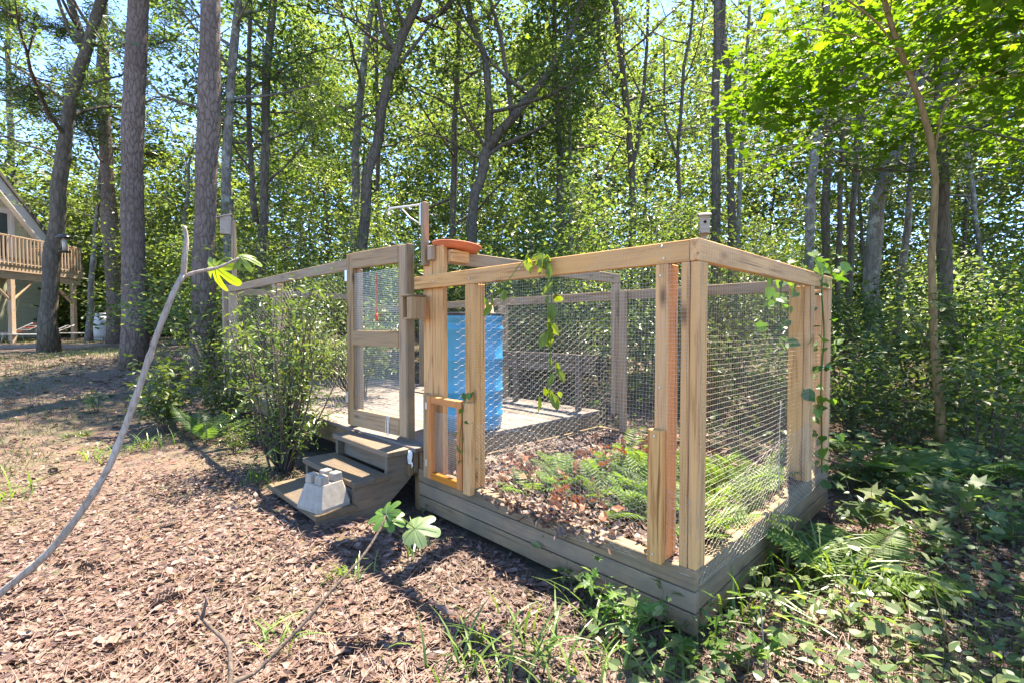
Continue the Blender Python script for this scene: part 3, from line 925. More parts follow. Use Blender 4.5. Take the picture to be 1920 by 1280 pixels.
# birdhouses on poles
def birdhouse(name, label, loc, rz, pole_h, s, pole_w):
    t = thing(name, label, 'birdhouse', loc, rz, None)
    w, d, h = .105 * s, .115 * s, .20 * s
    z = pole_h
    fr = .012
    # front board with a round entrance, cut as a ring of faces
    n = 20; R = .018 * s; cz = h * .62
    V = []; F = []
    for y in (-d / 2, -d / 2 + fr):
        for i in range(n):
            a = 2 * math.pi * i / n
            V.append((R * math.cos(a), y, z + cz + R * math.sin(a)))
        for i in range(n):
            a = 2 * math.pi * i / n
            c, s_ = math.cos(a), math.sin(a)
            k_ = 1 / max(abs(c), abs(s_))
            x = c * k_ * w / 2
            zz = s_ * k_
            V.append((x, y, z + cz + (zz * (h - cz) if zz > 0 else zz * cz)))
    for i in range(n):
        j = (i + 1) % n
        F += [(i, j, n + j, n + i), (2 * n + i, 3 * n + i, 3 * n + j, 2 * n + j), (i, 2 * n + i, 2 * n + j, j), (n + i, n + j, 3 * n + j, 3 * n + i)]
    me = bpy.data.meshes.new('front_panel'); me.from_pydata(V, [], F); me.update(); me.shade_flat()
    link('front_panel', me, 'birdhouse_wood', t)
    def side(x0, x1):
        V = [(x, y, zz) for x in (x0, x1) for y, zz in ((-d / 2 + fr + .001, z), (d / 2 - fr, z), (d / 2 - fr, z + h * 1.18), (-d / 2 + fr + .001, z + h))]
        F = [(0, 1, 2, 3), (7, 6, 5, 4), (0, 4, 5, 1), (1, 5, 6, 2), (2, 6, 7, 3), (3, 7, 4, 0)]
        me = bpy.data.meshes.new('side_panel'); me.from_pydata(V, [], F); me.update(); me.shade_flat()
        link('side_panel', me, 'birdhouse_wood', t)
    side(-w / 2, -w / 2 + fr); side(w / 2 - fr, w / 2)
    box_at('back_panel', t, -w / 2, w / 2, d / 2 - fr + .001, d / 2, z - .01, z + h * 1.2, 'birdhouse_wood', .002)
    box_at('floor_panel', t, -w / 2 + fr + .001, w / 2 - fr - .001, -d / 2 + fr + .001, d / 2 - fr - .001, z + .001, z + .012, 'birdhouse_wood', .001)
    rf = board('roof_panel', t, (0, -d / 2 - .035 * s, z + h * .985), (0, d / 2 + .012, z + h * 1.235), w + .03 * s, .013, 'birdhouse_wood', up=(1, 0, 0), c=.002)
    box_at('pole', t, -pole_w / 2, pole_w / 2, d / 2 + .001, d / 2 + .001 + pole_w, 0, z + h * .9, 'rail_wood')
    return t
birdhouse('birdhouse', 'small wooden birdhouse with round hole on a pole behind the corner rail', W(V1 + .09, .96, .0), TH - 1.05, 2.06, .74, .042)
b2 = at(424, 440, 6.75)
birdhouse('birdhouse', 'pale wooden birdhouse seen from its side, on a pole in front of the pines', (b2[0], b2[1], .30), math.radians(-68), b2[2] - .30, 1.12, .055)

# ------------------------------------------------------------------ trees
def tree(name, label, path, r0, r1, barkm, leafm, nleaf, ls, R, lo=.4, limbs=14, tw=5, seed=0, tp=KITE, forks=(), group=None,
         elev=(.1, .7), sig=.30, flat=.6, cat='tree', npts=16, up=.9, gap=True, lowlimb=None, keep=.05, wob=1.0, lr=1.0):
    rng = np.random.default_rng(seed)
    base = np.array(path[0], float)
    base[2] = zg(base[0], base[1]) - .05
    t = thing(name, label, cat, base, 0, group)
    wood_mb = MB()
    anchors = []
    stems = [(path, r0, r1)] + list(forks)
    tot = sum(np.linalg.norm(np.diff(np.array(s[0]), axis=0), axis=1).sum() for s in stems)
    for si, (pp, ra, rb) in enumerate(stems):
        P = smooth_path(pp, npts)
        if si == 0: P[0] = base
        L = np.linalg.norm(np.diff(P, axis=0), axis=1).sum()
        P[1:-1] += rng.normal(size=(len(P) - 2, 3)) * np.array([1, 1, .2]) * min(.05, ra * .28) * wob * .6
        s = np.linspace(0, 1, len(P))
        rad = ra + (rb - ra) * s
        if si == 0:
            rad = rad * (1 + .36 * np.exp(-s * L / .30))
        rad = rad * (1 + .06 * rng.normal(size=len(P)))
        wood_mb.add(*tube(P - base, rad, 12 if ra > .08 else 8))
        nl = max(2, int(limbs * L / tot))
        l0 = lo if si == 0 else .12
        az0 = rng.random() * 6.28
        for i in range(nl):
            f = l0 + (1 - l0) * ((i + rng.random() * .8) / nl)
            f = min(f, .99)
            q = P[0] * 0 + np.array([np.interp(f, s, P[:, k_]) for k_ in range(3)])
            az = az0 + i * 2.4 + rng.normal() * .3
            ev = elev[0] + (elev[1] - elev[0]) * rng.random() + .35 * (f - .5)
            g = (f - l0) / (1 - l0 + 1e-6)
            ll = R * (1.05 - .55 * g ** 1.6) * (.65 + .5 * rng.random())
            d = np.array([math.cos(az) * math.cos(ev), math.sin(az) * math.cos(ev), math.sin(ev)])
            m = 6
            pts = [q]
            dd = d.copy()
            for j in range(m):
                dd = dd + rng.normal(size=3) * .16 + np.array([0, 0, .05])
                dd /= np.linalg.norm(dd)
                pts.append(pts[-1] + dd * ll / m)
            pts = np.array(pts)
            rl = max(.008 * lr, min(.5 * np.interp(f, s, rad), .010 + .013 * ll) * lr)
            wood_mb.add(*tube(pts - base, np.linspace(rl, rl * .25, m + 1), 5, False))
            anchors.append(pts[3:])
            for j in range(tw):
                h = rng.uniform(.3, 1.0)
                b = np.array([np.interp(h * m, np.arange(m + 1), pts[:, k_]) for k_ in range(3)])
                e = unit(d * .5 + rng.normal(size=3) * np.array([.8, .8, .45]))
                tl = ll * rng.uniform(.22, .45)
                e2 = unit(e + rng.normal(size=3) * .3)
                tp_ = np.array([b, b + e * tl * .5, b + e * tl * .5 + e2 * tl * .5])
                wood_mb.add(*tube(tp_ - base, [rl * .35, rl * .22, rl * .1], 4, False))
                anchors.append(tp_[1:]); anchors.append((tp_[1:2] + tp_[2:3]) / 2)
    wood_mb.obj('trunk', barkm, t, True)
    A = np.concatenate(anchors)
    # clumps: some twigs carry much foliage, some hardly any
    wgt = rng.gamma(.75, 1, len(A)); wgt /= wgt.sum()
    k_ = rng.choice(len(A), nleaf, p=wgt)
    P = A[k_] + rng.normal(size=(nleaf, 3)) * np.array([sig, sig, sig * flat])
    if gap:
        P = P[sunlit_gap(P, rng, keep)]
    P = P[P[:, 2] > zg(P[:, 0], P[:, 1]) + .3]
    X, N = leafdirs(rng, len(P), up, .25)
    cm = MB(); cm.add(*scatter(tp, P - base, X, N, ls * (.45 + .95 * rng.random(len(P)) ** 1.3)))
    cm.obj('crown', leafm, t)
    return t

def pxpath(pts, Y, top=None, ground=True):
    """trunk through image points at distance Y (Y may drift along the trunk)"""
    out = []
    for i, p in enumerate(pts):
        y = Y if np.isscalar(Y) else Y[0] + (Y[1] - Y[0]) * i / max(1, len(pts) - 1)
        out.append(at(p[0], p[1], y))
    if ground:
        b = out[0]; out[0] = np.array([b[0], b[1], float(zg(b[0], b[1]))])
    if top is not None:
        d = out[-1] - out[-2]
        d = d / max(d[2], .3)
        q = out[-1]
        n = 2
        for i in range(1, n + 1):
            out.append(q + d * (top - q[2]) * i / n * np.array([.6, .6, 1]))
    return out
def wpx(w, Y): return w * Y / FPX / 2

# --- the pines on the left
tree('pine_tree', 'tall straight pine with plated bark, left of the pine by the deck', pxpath([(252, 690), (250, 480), (248, 240), (262, 0)], 8.4, 15), wpx(38, 8.4), .12, 'pine_bark', 'leaf_pine',
     6500, .30, 2.6, lo=.66, limbs=16, seed=11, tp=NEEDLE, sig=.28, flat=.8, npts=22, wob=.25)
tree('pine_tree', 'thick plated pine trunk nearest the deck, behind the fig leaves', pxpath([(376, 715), (382, 520), (390, 240), (396, 0)], 7.9, 15), wpx(40, 7.9), .13, 'pine_bark', 'leaf_pine',
     6500, .30, 2.6, lo=.68, limbs=16, seed=12, tp=NEEDLE, sig=.28, flat=.8, npts=22, wob=.25)
tree('pine_tree', 'slim greyish pine with side branches behind the white gas tank', pxpath([(222, 630), (206, 420), (195, 220), (193, 60)], 15.5, 16), wpx(30, 15.5), .08, 'pine_bark', 'leaf_pine',
     9000, .30, 2.6, lo=.36, limbs=24, seed=13, tp=NEEDLE, sig=.22, flat=.7, elev=(-.1, .5), npts=22, wob=.3)
tree('pine_tree', 'thin pale trunk at the far left edge behind the house roof', pxpath([(28, 600), (24, 400), (20, 250), (14, 60)], 24, 18), wpx(16, 24), .08, 'grey_bark', 'leaf_forest',
     6500, .20, 3.0, lo=.4, limbs=16, seed=14, sig=.4)
tree('oak_tree', 'dark leaning oak trunk in front of the house deck', pxpath([(92, 640), (98, 480), (118, 270), (150, 130), (186, 20)], 12.5, 13), wpx(28, 12.5), .085, 'oak_bark', 'leaf_forest',
     15000, .125, 3.3, lo=.38, limbs=24, tw=6, seed=15, sig=.30,
     forks=[(pxpath([(158, 110), (150, 60), (120, -30)], 12.5, 12, False), .10, .04)])
tree('oak_tree', 'slender sapling trunk between the house post and the gas tank', pxpath([(166, 637), (172, 520), (182, 400), (190, 300)], 16.5, 9), wpx(11, 16.5), .03, 'grey_bark', 'leaf_light',
     5500, .15, 2.2, lo=.45, limbs=12, seed=16, sig=.35)
tree('magnolia_tree', 'wavy grey trunk with glossy dark leaves just right of the thick pine', pxpath([(438, 640), (432, 480), (424, 330), (432, 160), (446, 0)], 9.6, 11), wpx(20, 9.6), .05, 'grey_bark', 'leaf_dark',
     10500, .13, 2.1, lo=.42, limbs=20, tw=6, seed=17, tp=LANCE, sig=.30, up=.4)
tree('magnolia_tree', 'dark double trunk wrapped in glossy leaves left of the screen door', pxpath([(486, 640), (490, 460), (496, 300), (500, 140), (512, 0)], 10.5, 12), wpx(20, 10.5), .05, 'oak_bark', 'leaf_dark',
     15000, .14, 2.1, lo=.30, limbs=26, tw=6, seed=18, tp=LANCE, sig=.30, up=.4,
     forks=[(pxpath([(480, 420), (472, 300), (466, 160), (470, 0)], 10.5, 10, False), .07, .03)])
# --- middle
tree('oak_tree', 'tall dark oak bending right and forking behind the metal hook', pxpath([(676, 560), (684, 400), (706, 260), (742, 100), (786, -10)], 11.0, 12.5), wpx(24, 11), .06, 'oak_bark', 'leaf_forest',
     14500, .12, 3.0, lo=.52, limbs=22, tw=6, seed=21, sig=.30,
     forks=[(pxpath([(744, 96), (722, 66), (712, 20), (704, -60)], 11, 11, False), .06, .03), (pxpath([(786, 40), (830, 22), (880, -40)], 11, 10, False), .05, .02)])
tree('oak_tree', 'straight paler trunk just behind the dark forking oak', pxpath([(668, 560), (664, 400), (672, 240), (690, 60), (696, 0)], 15, 15), wpx(18, 15), .06, 'grey_bark', 'leaf_light',
     11000, .15, 3.0, lo=.45, limbs=20, seed=22, sig=.36)
tree('oak_tree', 'oak splitting into a wide Y above the blue drum', pxpath([(884, 560), (888, 400), (912, 290), (918, 270)], 11.5, None), wpx(23, 11.5), wpx(19, 11.5), 'oak_bark', 'leaf_forest',
     17000, .12, 3.0, lo=.9, limbs=30, tw=6, seed=23, sig=.30,
     forks=[(pxpath([(916, 280), (918, 210), (912, 120), (880, 20)], 11.5, 12, False), wpx(15, 11.5), .04),
            (pxpath([(916, 280), (960, 220), (1020, 150), (1080, 40), (1092, -20)], 11.5, 11.5, False), wpx(19, 11.5), .04),
            (pxpath([(958, 215), (952, 150), (936, 60), (910, -30)], 11.5, 11, False), wpx(9, 11.5), .03)])
tree('slender_tree', 'very thin straight trunk right of the Y shaped oak', pxpath([(1072, 560), (1070, 300), (1066, 120), (1062, 0)], 13, 13), wpx(8, 13), .03, 'grey_bark', 'leaf_light',
     7500, .14, 2.3, lo=.45, limbs=16, seed=24, sig=.34)
tree('oak_tree', 'dark trunk behind the far fence posts of the run', pxpath([(1180, 560), (1184, 400), (1180, 260), (1160, 60)], 14, 14), wpx(15, 14), .06, 'oak_bark', 'leaf_forest',
     12500, .14, 3.0, lo=.42, limbs=20, seed=25, sig=.34,
     forks=[(pxpath([(1182, 330), (1200, 230), (1212, 100), (1216, -20)], 14, 12, False), .07, .03)])
tree('slender_tree', 'thin tree with a crooked fork left of the birdhouse', pxpath([(1272, 560), (1274, 420), (1272, 300), (1280, 160), (1296, 40)], 13, 12), wpx(9, 13), .03, 'oak_bark', 'leaf_light',
     8500, .13, 2.4, lo=.40, limbs=16, seed=26, sig=.32, forks=[(pxpath([(1272, 300), (1248, 230), (1246, 150)], 13, 9, False), .04, .02)])
tree('straight_tree', 'straight dark trunk directly right of the birdhouse', pxpath([(1344, 560), (1344, 400), (1344, 200), (1345, 60)], 10.5, 15), wpx(17, 10.5), .05, 'oak_bark', 'leaf_forest',
     9500, .12, 2.6, lo=.56, limbs=18, seed=27, sig=.32)
tree('straight_tree', 'second straight dark trunk, paired with the one by the birdhouse', pxpath([(1376, 560), (1372, 400), (1366, 220), (1358, 60)], 11.5, 15), wpx(16, 11.5), .05, 'oak_bark', 'leaf_forest',
     8500, .12, 2.6, lo=.56, limbs=18, seed=28, sig=.32)
# --- right
tree('pale_tree', 'pale mottled trunk curving upward above the right corner of the run', pxpath([(1516, 580), (1518, 440), (1526, 320), (1538, 200), (1548, 90)], 9.5, 12), wpx(18, 9.5), .05, 'pale_bark', 'leaf_forest',
     11000, .115, 2.5, lo=.42, limbs=20, seed=31, sig=.30)
tree('oak_tree', 'grey trunk standing close behind the pale mottled trunk', pxpath([(1546, 580), (1548, 400), (1552, 240), (1560, 60)], 11, 13), wpx(15, 11), .05, 'oak_bark', 'leaf_forest',
     9500, .13, 2.4, lo=.36, limbs=18, seed=32, sig=.30)
tree('oak_tree', 'broad trunk leaning hard to the right behind the tan sapling', pxpath([(1636, 640), (1634, 480), (1644, 370), (1676, 280), (1704, 220)], 8.6, 8), wpx(29, 8.6), .07, 'grey_bark', 'leaf_forest',
     8000, .11, 2.2, lo=.5, limbs=16, seed=33, sig=.30)
tree('oak_tree', 'dark thick trunk directly behind the tan sapling', pxpath([(1776, 690), (1772, 500), (1766, 330), (1762, 150)], 8.2, 11), wpx(25, 8.2), .06, 'oak_bark', 'leaf_forest',
     9500, .115, 2.4, lo=.35, limbs=20, seed=34, sig=.30)
tree('slender_tree', 'slim lichen grey trunk leaning between the leaning oak and the sapling', pxpath([(1680, 660), (1690, 520), (1702, 400), (1712, 260)], 9.2, 9), wpx(14, 9.2), .03, 'grey_bark', 'leaf_forest',
     6500, .11, 2.0, lo=.4, limbs=14, seed=35, sig=.30)
tree('slender_tree', 'nearly black slim trunk right of the back corner post', pxpath([(1590, 640), (1594, 500), (1600, 380), (1612, 200)], 10.2, 11), wpx(12, 10.2), .04, 'oak_bark', 'leaf_forest',
     7500, .12, 2.2, lo=.4, limbs=14, seed=36, sig=.30)
tree('slender_tree', 'nearly black twin trunk hidden beside the back corner post', pxpath([(1568, 640), (1572, 500), (1574, 380), (1580, 200)], 10.8, 11), wpx(10, 10.8), .04, 'oak_bark', 'leaf_forest',
     6500, .12, 2.2, lo=.4, limbs=14, seed=37, sig=.30)
tree('maple_sapling', 'tan barked maple sapling with a kinked trunk at the right', pxpath([(1768, 800), (1752, 620), (1746, 470), (1752, 330), (1728, 200), (1688, 100), (1664, 30)], 4.6, 5.6), wpx(14, 4.6), .018, 'tan_bark', 'leaf_maple',
     13000, .125, 2.4, lo=.60, limbs=30, tw=6, seed=38, tp=STAR, sig=.32, flat=.5, up=1.2, keep=.0, lr=.5,
     forks=[(pxpath([(1750, 300), (1772, 200), (1830, 160), (1920, 140)], 4.6, 3.9, False), .012, .005), (pxpath([(1690, 100), (1640, 40), (1560, -20)], 4.6, 4.6, False), .011, .005)])

tree('maple_tree', 'bright green maple whose boughs hang into the top right corner', [(7.4, 5.8, 0), (7.2, 5.8, 2), (6.7, 5.7, 4.2), (6.0, 5.5, 6.5), (5.4, 5.3, 8.5)], .10, .03, 'grey_bark', 'leaf_maple',
     20000, .135, 3.6, lo=.34, limbs=30, tw=6, seed=39, tp=STAR, sig=.34, flat=.45, up=1.2, elev=(-.1, .5), keep=.0, lr=.5)

LAND = [(300, 'beyond the gas tank'), (420, 'behind the two big pines'), (560, 'behind the left deck corner'), (650, 'left of the screen door'), (760, 'behind the metal hook'),
        (860, 'above the terracotta saucer'), (960, 'behind the blue drum'), (1080, 'above the hanging vine'), (1200, 'behind the far posts of the run'), (1290, 'left of the corner birdhouse'),
        (1400, 'right of the corner birdhouse'), (1520, 'above the right rail of the run'), (1620, 'beside the pale mottled trunk'), (1720, 'left of the tan sapling'), (1830, 'right of the tan sapling'), (9999, 'at the right edge')]
TONE = {'leaf_forest': 'mid green', 'leaf_light': 'light green', 'leaf_far': 'yellow green', 'leaf_cover': 'cool green', 'leaf_dark': 'dark glossy'}
USED = {}
def which(kind, px, Y, lm, h, lim):
    w = [b for a, b in LAND if px < a][0]
    far = 'nearer' if Y < lim[0] else ('deep set' if Y > lim[1] else 'middle distance')
    lab = f"{far} {'tall' if h > lim[2] else 'low'} {TONE[lm]} {kind} {w}"
    while lab in USED and len(lab.split()) < 15:
        lab += ', rightward one' if px > USED[lab] else ', leftward one'
    USED[lab] = px
    return lab
# --- the woods behind: individual trees standing among each other
rs = np.random.default_rng(91)
spots = []
cand = [(x, y) for x, y in zip(rs.uniform(330, 2150, 400), rs.uniform(12.5, 29, 400))]
for px, Y in cand:
    X = (px - 960) / FPX * Y
    if all((X - a) ** 2 + (Y - b) ** 2 > 2.9 ** 2 for a, b, _ in spots):
        spots.append((X, Y, px))
    if len(spots) >= 32: break
for i, (X, Y, px) in enumerate(spots):
    H = rs.uniform(13, 19)
    ln = rs.normal(0, .6, 2)
    p = [(X, Y, 0), (X + ln[0] * .25, Y + ln[1] * .2, H * .3), (X + ln[0] * .8, Y + ln[1] * .6, H * .65), (X + ln[0] * 1.1, Y + ln[1], H)]
    lm = ['leaf_forest', 'leaf_light', 'leaf_far', 'leaf_forest', 'leaf_light'][i % 5]
    w = rs.uniform(.055, .13)
    tree('woodland_tree', which('woodland tree', px, Y, lm, H, (17, 23, 14.5)), p, w, .03, ['oak_bark', 'grey_bark', 'oak_bark'][i % 3], lm,
         int(9000 if Y < 20 else 7500), .135 + .0045 * (Y - 12), 2.9, lo=rs.uniform(.16, .42), limbs=18, tw=5, seed=200 + i, sig=.36, group='trees in the woods behind the run')
# a few on the far left, more open, with sky between
for i, (px, Y, H) in enumerate([(60, 30, 11), (150, 27, 9), (235, 24, 9), (300, 22, 10), (330, 15, 7.5), (-60, 26, 14), (110, 36, 12)]):
    X = (px - 960) / FPX * Y
    ln = rs.normal(0, .6, 2)
    p = [(X, Y, 0), (X + ln[0] * .3, Y + ln[1] * .2, H * .35), (X + ln[0], Y + ln[1], H)]
    tree('yard_tree', ['leafy tree behind the leaning oak and house', 'light tree beyond the house deck', 'small pale tree behind the slim grey pine', 'light tree filling the gap between the two big pines', 'short bushy tree just left of the thick pine', 'leafy tree above the house roof at the frame edge', 'distant pale tree over the far end of the house deck'][i], p, .11, .03, 'grey_bark', ['leaf_light', 'leaf_far'][i % 2], 6000, .17 + .004 * (Y - 15), 2.6, lo=.2, limbs=16, tw=4,
         seed=300 + i, sig=.42, group='trees beyond the yard on the left')

# understory saplings and bushes
def bush(name, label, base, h, r, nstem, nleaf, ls, leafm, tp=OVAL, seed=0, group=None, sig=.12, up=.8, cat='bush', stem_r=.012, lean=.5, gap=False, nseg=7, flat=.7):
    rng = np.random.default_rng(seed)
    base = np.array([base[0], base[1], float(zg(base[0], base[1])) - .02]) if len(base) == 2 else np.array(base, float)
    t = thing(name, label, cat, base, 0, group)
    mb = MB(); anchors = []
    for i in range(nstem):
        a = rng.random() * 6.28
        rr_ = r * math.sqrt(rng.random())
        tip = np.array([math.cos(a) * rr_, math.sin(a) * rr_, h * rng.uniform(.55, 1.0)])
        st = np.array([math.cos(a), math.sin(a), 0]) * min(.12, r * .15) * rng.random()
        mid = st * .5 + tip * np.array([lean, lean, .55]) + rng.normal(size=3) * .05 * h
        P = smooth_path([st, mid, tip], nseg)
        mb.add(*tube(P, np.linspace(stem_r, stem_r * .25, nseg), 5, False))
        anchors.append(P[2:])
        for j in range(3):
            b = P[rng.integers(2, nseg)]
            e = unit(rng.normal(size=3) * np.array([1, 1, .5]) + np.array([0, 0, .4]))
            q = np.array([b, b + e * r * .18, b + e * r * .34])
            mb.add(*tube(q, [stem_r * .4, stem_r * .3, stem_r * .15], 4, False))
            anchors.append(q)
    mb.obj('stem', 'twig_bark', t, True)
    A = np.concatenate(anchors)
    w = rng.gamma(1.2, 1, len(A)); w /= w.sum()
    P = A[rng.choice(len(A), nleaf, p=w)] + rng.normal(size=(nleaf, 3)) * np.array([sig, sig, sig * flat])
    P = P[P[:, 2] > .03]
    X, N = leafdirs(rng, len(P), up, .1)
    cm = MB(); cm.add(*scatter(tp, P, X, N, ls * (.6 + .7 * rng.random(len(P)))))
    cm.obj('foliage', leafm, t)
    return t

us = []
for px, Y in zip(rs.uniform(250, 2050, 1500), 7.6 + 17 * rs.random(1500) ** 1.3):
    X = (px - 960) / FPX * Y
    d = np.array([X - X0, Y - Y0]); u = d @ np.array(UX); v = d @ np.array(VX)
    if -.8 < u < 8.2 and -1.2 < v < 3.3: continue
    if px < 420 and Y < 13: continue
    if all((X - a) ** 2 + (Y - b) ** 2 > (.95 + .028 * Y) ** 2 for a, b, _ in us): us.append((X, Y, px))
    if len(us) >= 110: break
for i, (X, Y, px) in enumerate(us):
    h = rs.uniform(1.5, 4.2) + .05 * Y
    nlf = 2250
    if px > 1480 and Y < 13: h *= .48; nlf = 1500
    lm = ['leaf_forest', 'leaf_light', 'leaf_far', 'leaf_cover', 'leaf_forest', 'leaf_light', 'leaf_dark', 'leaf_far'][i % 8]
    bush('understory_bush', which('understory bush', px, Y, lm, h, (11, 17, 3.4)), (X, Y), h, rs.uniform(.8, 1.5), 10, nlf, .085 + .004 * (Y - 7), lm, KITE if Y > 9.3 else OVAL, 400 + i,
         group='bushes growing under the trees', sig=.24, stem_r=.014)

# the far wood: a mass nobody can count
rf = np.random.default_rng(5)
n = 205000
ang = rf.uniform(-1.05, 1.15, n)
clump = np.sin(ang * 37) * .5 + np.sin(ang * 83 + 1) * .3
rad = rf.uniform(28, 45, n)
top = np.interp(ang, [-.8, -.55, -.40], [8.0, 9.5, 23.0]) * (1 + .22 * clump)
zz = 0.8 + (rf.random(n) ** 1.1) * top
P = np.stack([np.sin(ang) * rad, np.cos(ang) * rad, zz], 1)
cl = np.sin(P[:, 0] * 1.1 + P[:, 2] * .8) * np.sin(P[:, 1] * .9 + P[:, 2] * 1.3)
P = P[(cl > -.35) | (P[:, 2] < 6)]
X, N = leafdirs(rf, len(P), .7, .2)
mb = MB(); mb.add(*scatter(KITE, P, X, N, .32 * (.5 + 1.0 * rf.random(len(P)))))
n = 52000
ang = rf.uniform(-1.05, 1.15, n); rad = rf.uniform(46, 60, n)
top = np.interp(ang, [-.8, -.55, -.38], [8.5, 10.0, 30.0]) * (1 + .15 * np.sin(ang * 41))
P = np.stack([np.sin(ang) * rad, np.cos(ang) * rad, .8 + rf.random(n) * top], 1)
X, N = leafdirs(rf, n, .3, .2)
mb.add(*scatter(KITE, P, X, N, .75 * (.5 + rf.random(n))))
tag(mb.obj('far_wood', 'leaf_far', None), 'distant mass of foliage closing the view behind the woods', None, None, 'stuff')

# ------------------------------------------------------------------ the house at the left, its deck, tank, chairs, fence
house = thing('house', 'pale green sided house with steep white gable at the left edge', 'house', (-20.0, 20.8, .7), math.pi / 2)
def rake(z): return 0.0 if z < 3.5 else -(z - 3.5) / 1.07
for i in range(44):
    z0 = .05 + i * .19
    xr = rake(z0 + .1)
    if xr < -4.3: break
    box_at('siding_board', house, -9.0, xr, -.02, .02, z0, z0 + .187, 'siding_green', .004)
Vc = [(-9, .03, 0), (0, .03, 0), (0, .03, 3.4), (-4.5, .03, 8.2), (-9, .03, 3.4)]
Vc = Vc + [(x, .2, z) for x, _, z in Vc]
me = bpy.data.meshes.new('wall')
me.from_pydata(Vc, [], [(0, 1, 2, 3, 4), (9, 8, 7, 6, 5), (0, 5, 6, 1), (1, 6, 7, 2), (2, 7, 8, 3), (3, 8, 9, 4), (4, 9, 5, 0)]); me.update(); me.shade_flat()
link('wall', me, 'siding_green', house)
box_at('corner_trim', house, .002, .10, -.035, .06, 0, 3.4, 'white_trim')
board('rake_board', house, (.45, -.40, 3.12), (-4.5, -.40, 8.42), .44, .05, 'white_trim', up=(0.73, 0, .68))
board('soffit', house, (.42, -.18, 3.06), (-4.5, -.18, 8.32), .38, .03, 'white_trim', up=(0, 1, 0))
for sg in (1, -1):
    Vr = [(-4.5 + sg * 5.15, -.5, 3.12), (-4.5, -.5, 8.65), (-4.5, 9, 8.65), (-4.5 + sg * 5.15, 9, 3.12)]
    Vr = Vr + [(x + sg * .07, y, z + .09) for x, y, z in Vr]
    me = bpy.data.meshes.new('roof'); me.from_pydata(Vr, [], [(0, 1, 2, 3), (7, 6, 5, 4), (0, 4, 5, 1), (1, 5, 6, 2), (2, 6, 7, 3), (3, 7, 4, 0)]); me.update(); me.shade_flat()
    link('roof', me, 'roof_dark', house)
dd = holder('door', house, (-1.75, -.03, 2.80))
box_at('glass', dd, -.75, .02, -.012, .006, .1, 2.25, 'glass_dark', .001)
box_at('trim', dd, .12, .28, -.03, .0, 0, 2.45, 'white_trim'); box_at('trim', dd, -.95, .118, -.03, 0, 2.25, 2.45, 'white_trim')
box_at('trim', dd, .022, .118, -.022, .002, .1, 2.24, 'white_trim'); box_at('trim', dd, -.95, .02, -.026, -.013, .1, .55, 'white_trim')

hd = thing('house_deck', 'high timber deck on posts with baluster railing along the house', 'balcony deck', (-17.0, 14.5, .7), 0)
DZH = 2.77
for i in range(14):
    box_at('deck_board', hd, -2.95, .03, i * .33, i * .33 + .322, DZH - .04, DZH, 'house_deck_wood', .005)
box_at('rim_beam', hd, -.05, .0, -.5, 4.6, DZH - .30, DZH - .045, 'house_deck_wood')
box_at('rim_beam', hd, -2.2, -.055, 4.55, 4.6, DZH - .30, DZH - .045, 'house_deck_wood')
box_at('carrier_beam', hd, -.20, -.06, -.5, 4.50, DZH - .55, DZH - .305, 'house_deck_wood')
box_at('top_rail', hd, -.10, .04, -.5, 4.62, DZH + .88, DZH + .92, 'house_deck_wood')
box_at('bottom_rail', hd, -.045, -.005, -.5, 4.6, DZH + .08, DZH + .17, 'house_deck_wood')
box_at('top_rail', hd, -2.2, -.11, 4.52, 4.62, DZH + .88, DZH + .92, 'house_deck_wood')
bal = None
for i in range(38):
    y = -.4 + i * .13
    if bal is None:
        bal = box_at('baluster', hd, -.002, .036, y, y + .04, DZH - .10, DZH + .879, 'house_deck_wood')
    else:
        b = bal.copy(); COL.objects.link(b); b.parent = hd; b.location.y = y + .02
for i in range(16):
    b = bal.copy(); COL.objects.link(b); b.parent = hd; b.location.x = -.2 - i * .13; b.location.y = 4.58
for y in (1.85, 4.17):
    box_at('post', hd, -.20, -.06, y, y + .14, -.15, DZH - .556, 'house_deck_wood')
    for s_ in (-1, 1):
        if y > 3 and s_ > 0: continue
        board('knee_brace', hd, (-.13, y + .07 + s_ * .07, DZH - 1.25), (-.13, y + .07 + s_ * .75, DZH - .56), .09, .04, 'house_deck_wood', up=(1, 0, 0))
board('knee_brace', hd, (-.2, 4.24, DZH - 1.25), (-.9, 4.24, DZH - .56), .09, .04, 'house_deck_wood', up=(0, 1, 0))

tk = at(191, 637, 17.6)
tkz = float(zg(tk[0], tk[1]))
tank = thing('gas_tank', 'squat white upright gas tank near the slim grey pine', 'gas tank', (tk[0], tk[1], tkz), 0)
mb = MB(); mb.add(*lathe([(.0, .06), (.20, .06), (.33, .10), (.372, .19), (.378, .25), (.378, .70), (.372, .76), (.33, .85), (.22, .90), (.0, .915)], 32)); mb.obj('tank_body', 'tank_paint', tank, True)
mb = MB(); mb.add(*lathe([(.30, -.02), (.315, -.02), (.315, .10), (.30, .10)], 28)); mb.obj('foot_ring', 'tank_paint', tank, True)
mb = MB(); mb.add(*lathe([(.20, .88), (.205, .96), (.235, .965), (.235, .985), (.18, 1.01), (.0, 1.015)], 28)); mb.obj('dome_cover', 'tank_paint', tank, True)
mb = MB(); mb.add(*tube(smooth_path([(-.20, -.12, .93), (-.27, -.26, .86), (-.28, -.275, .5), (-.27, -.28, .1)], 10), .012, 6)); mb.obj('gas_pipe', 'black_plastic', tank, True)

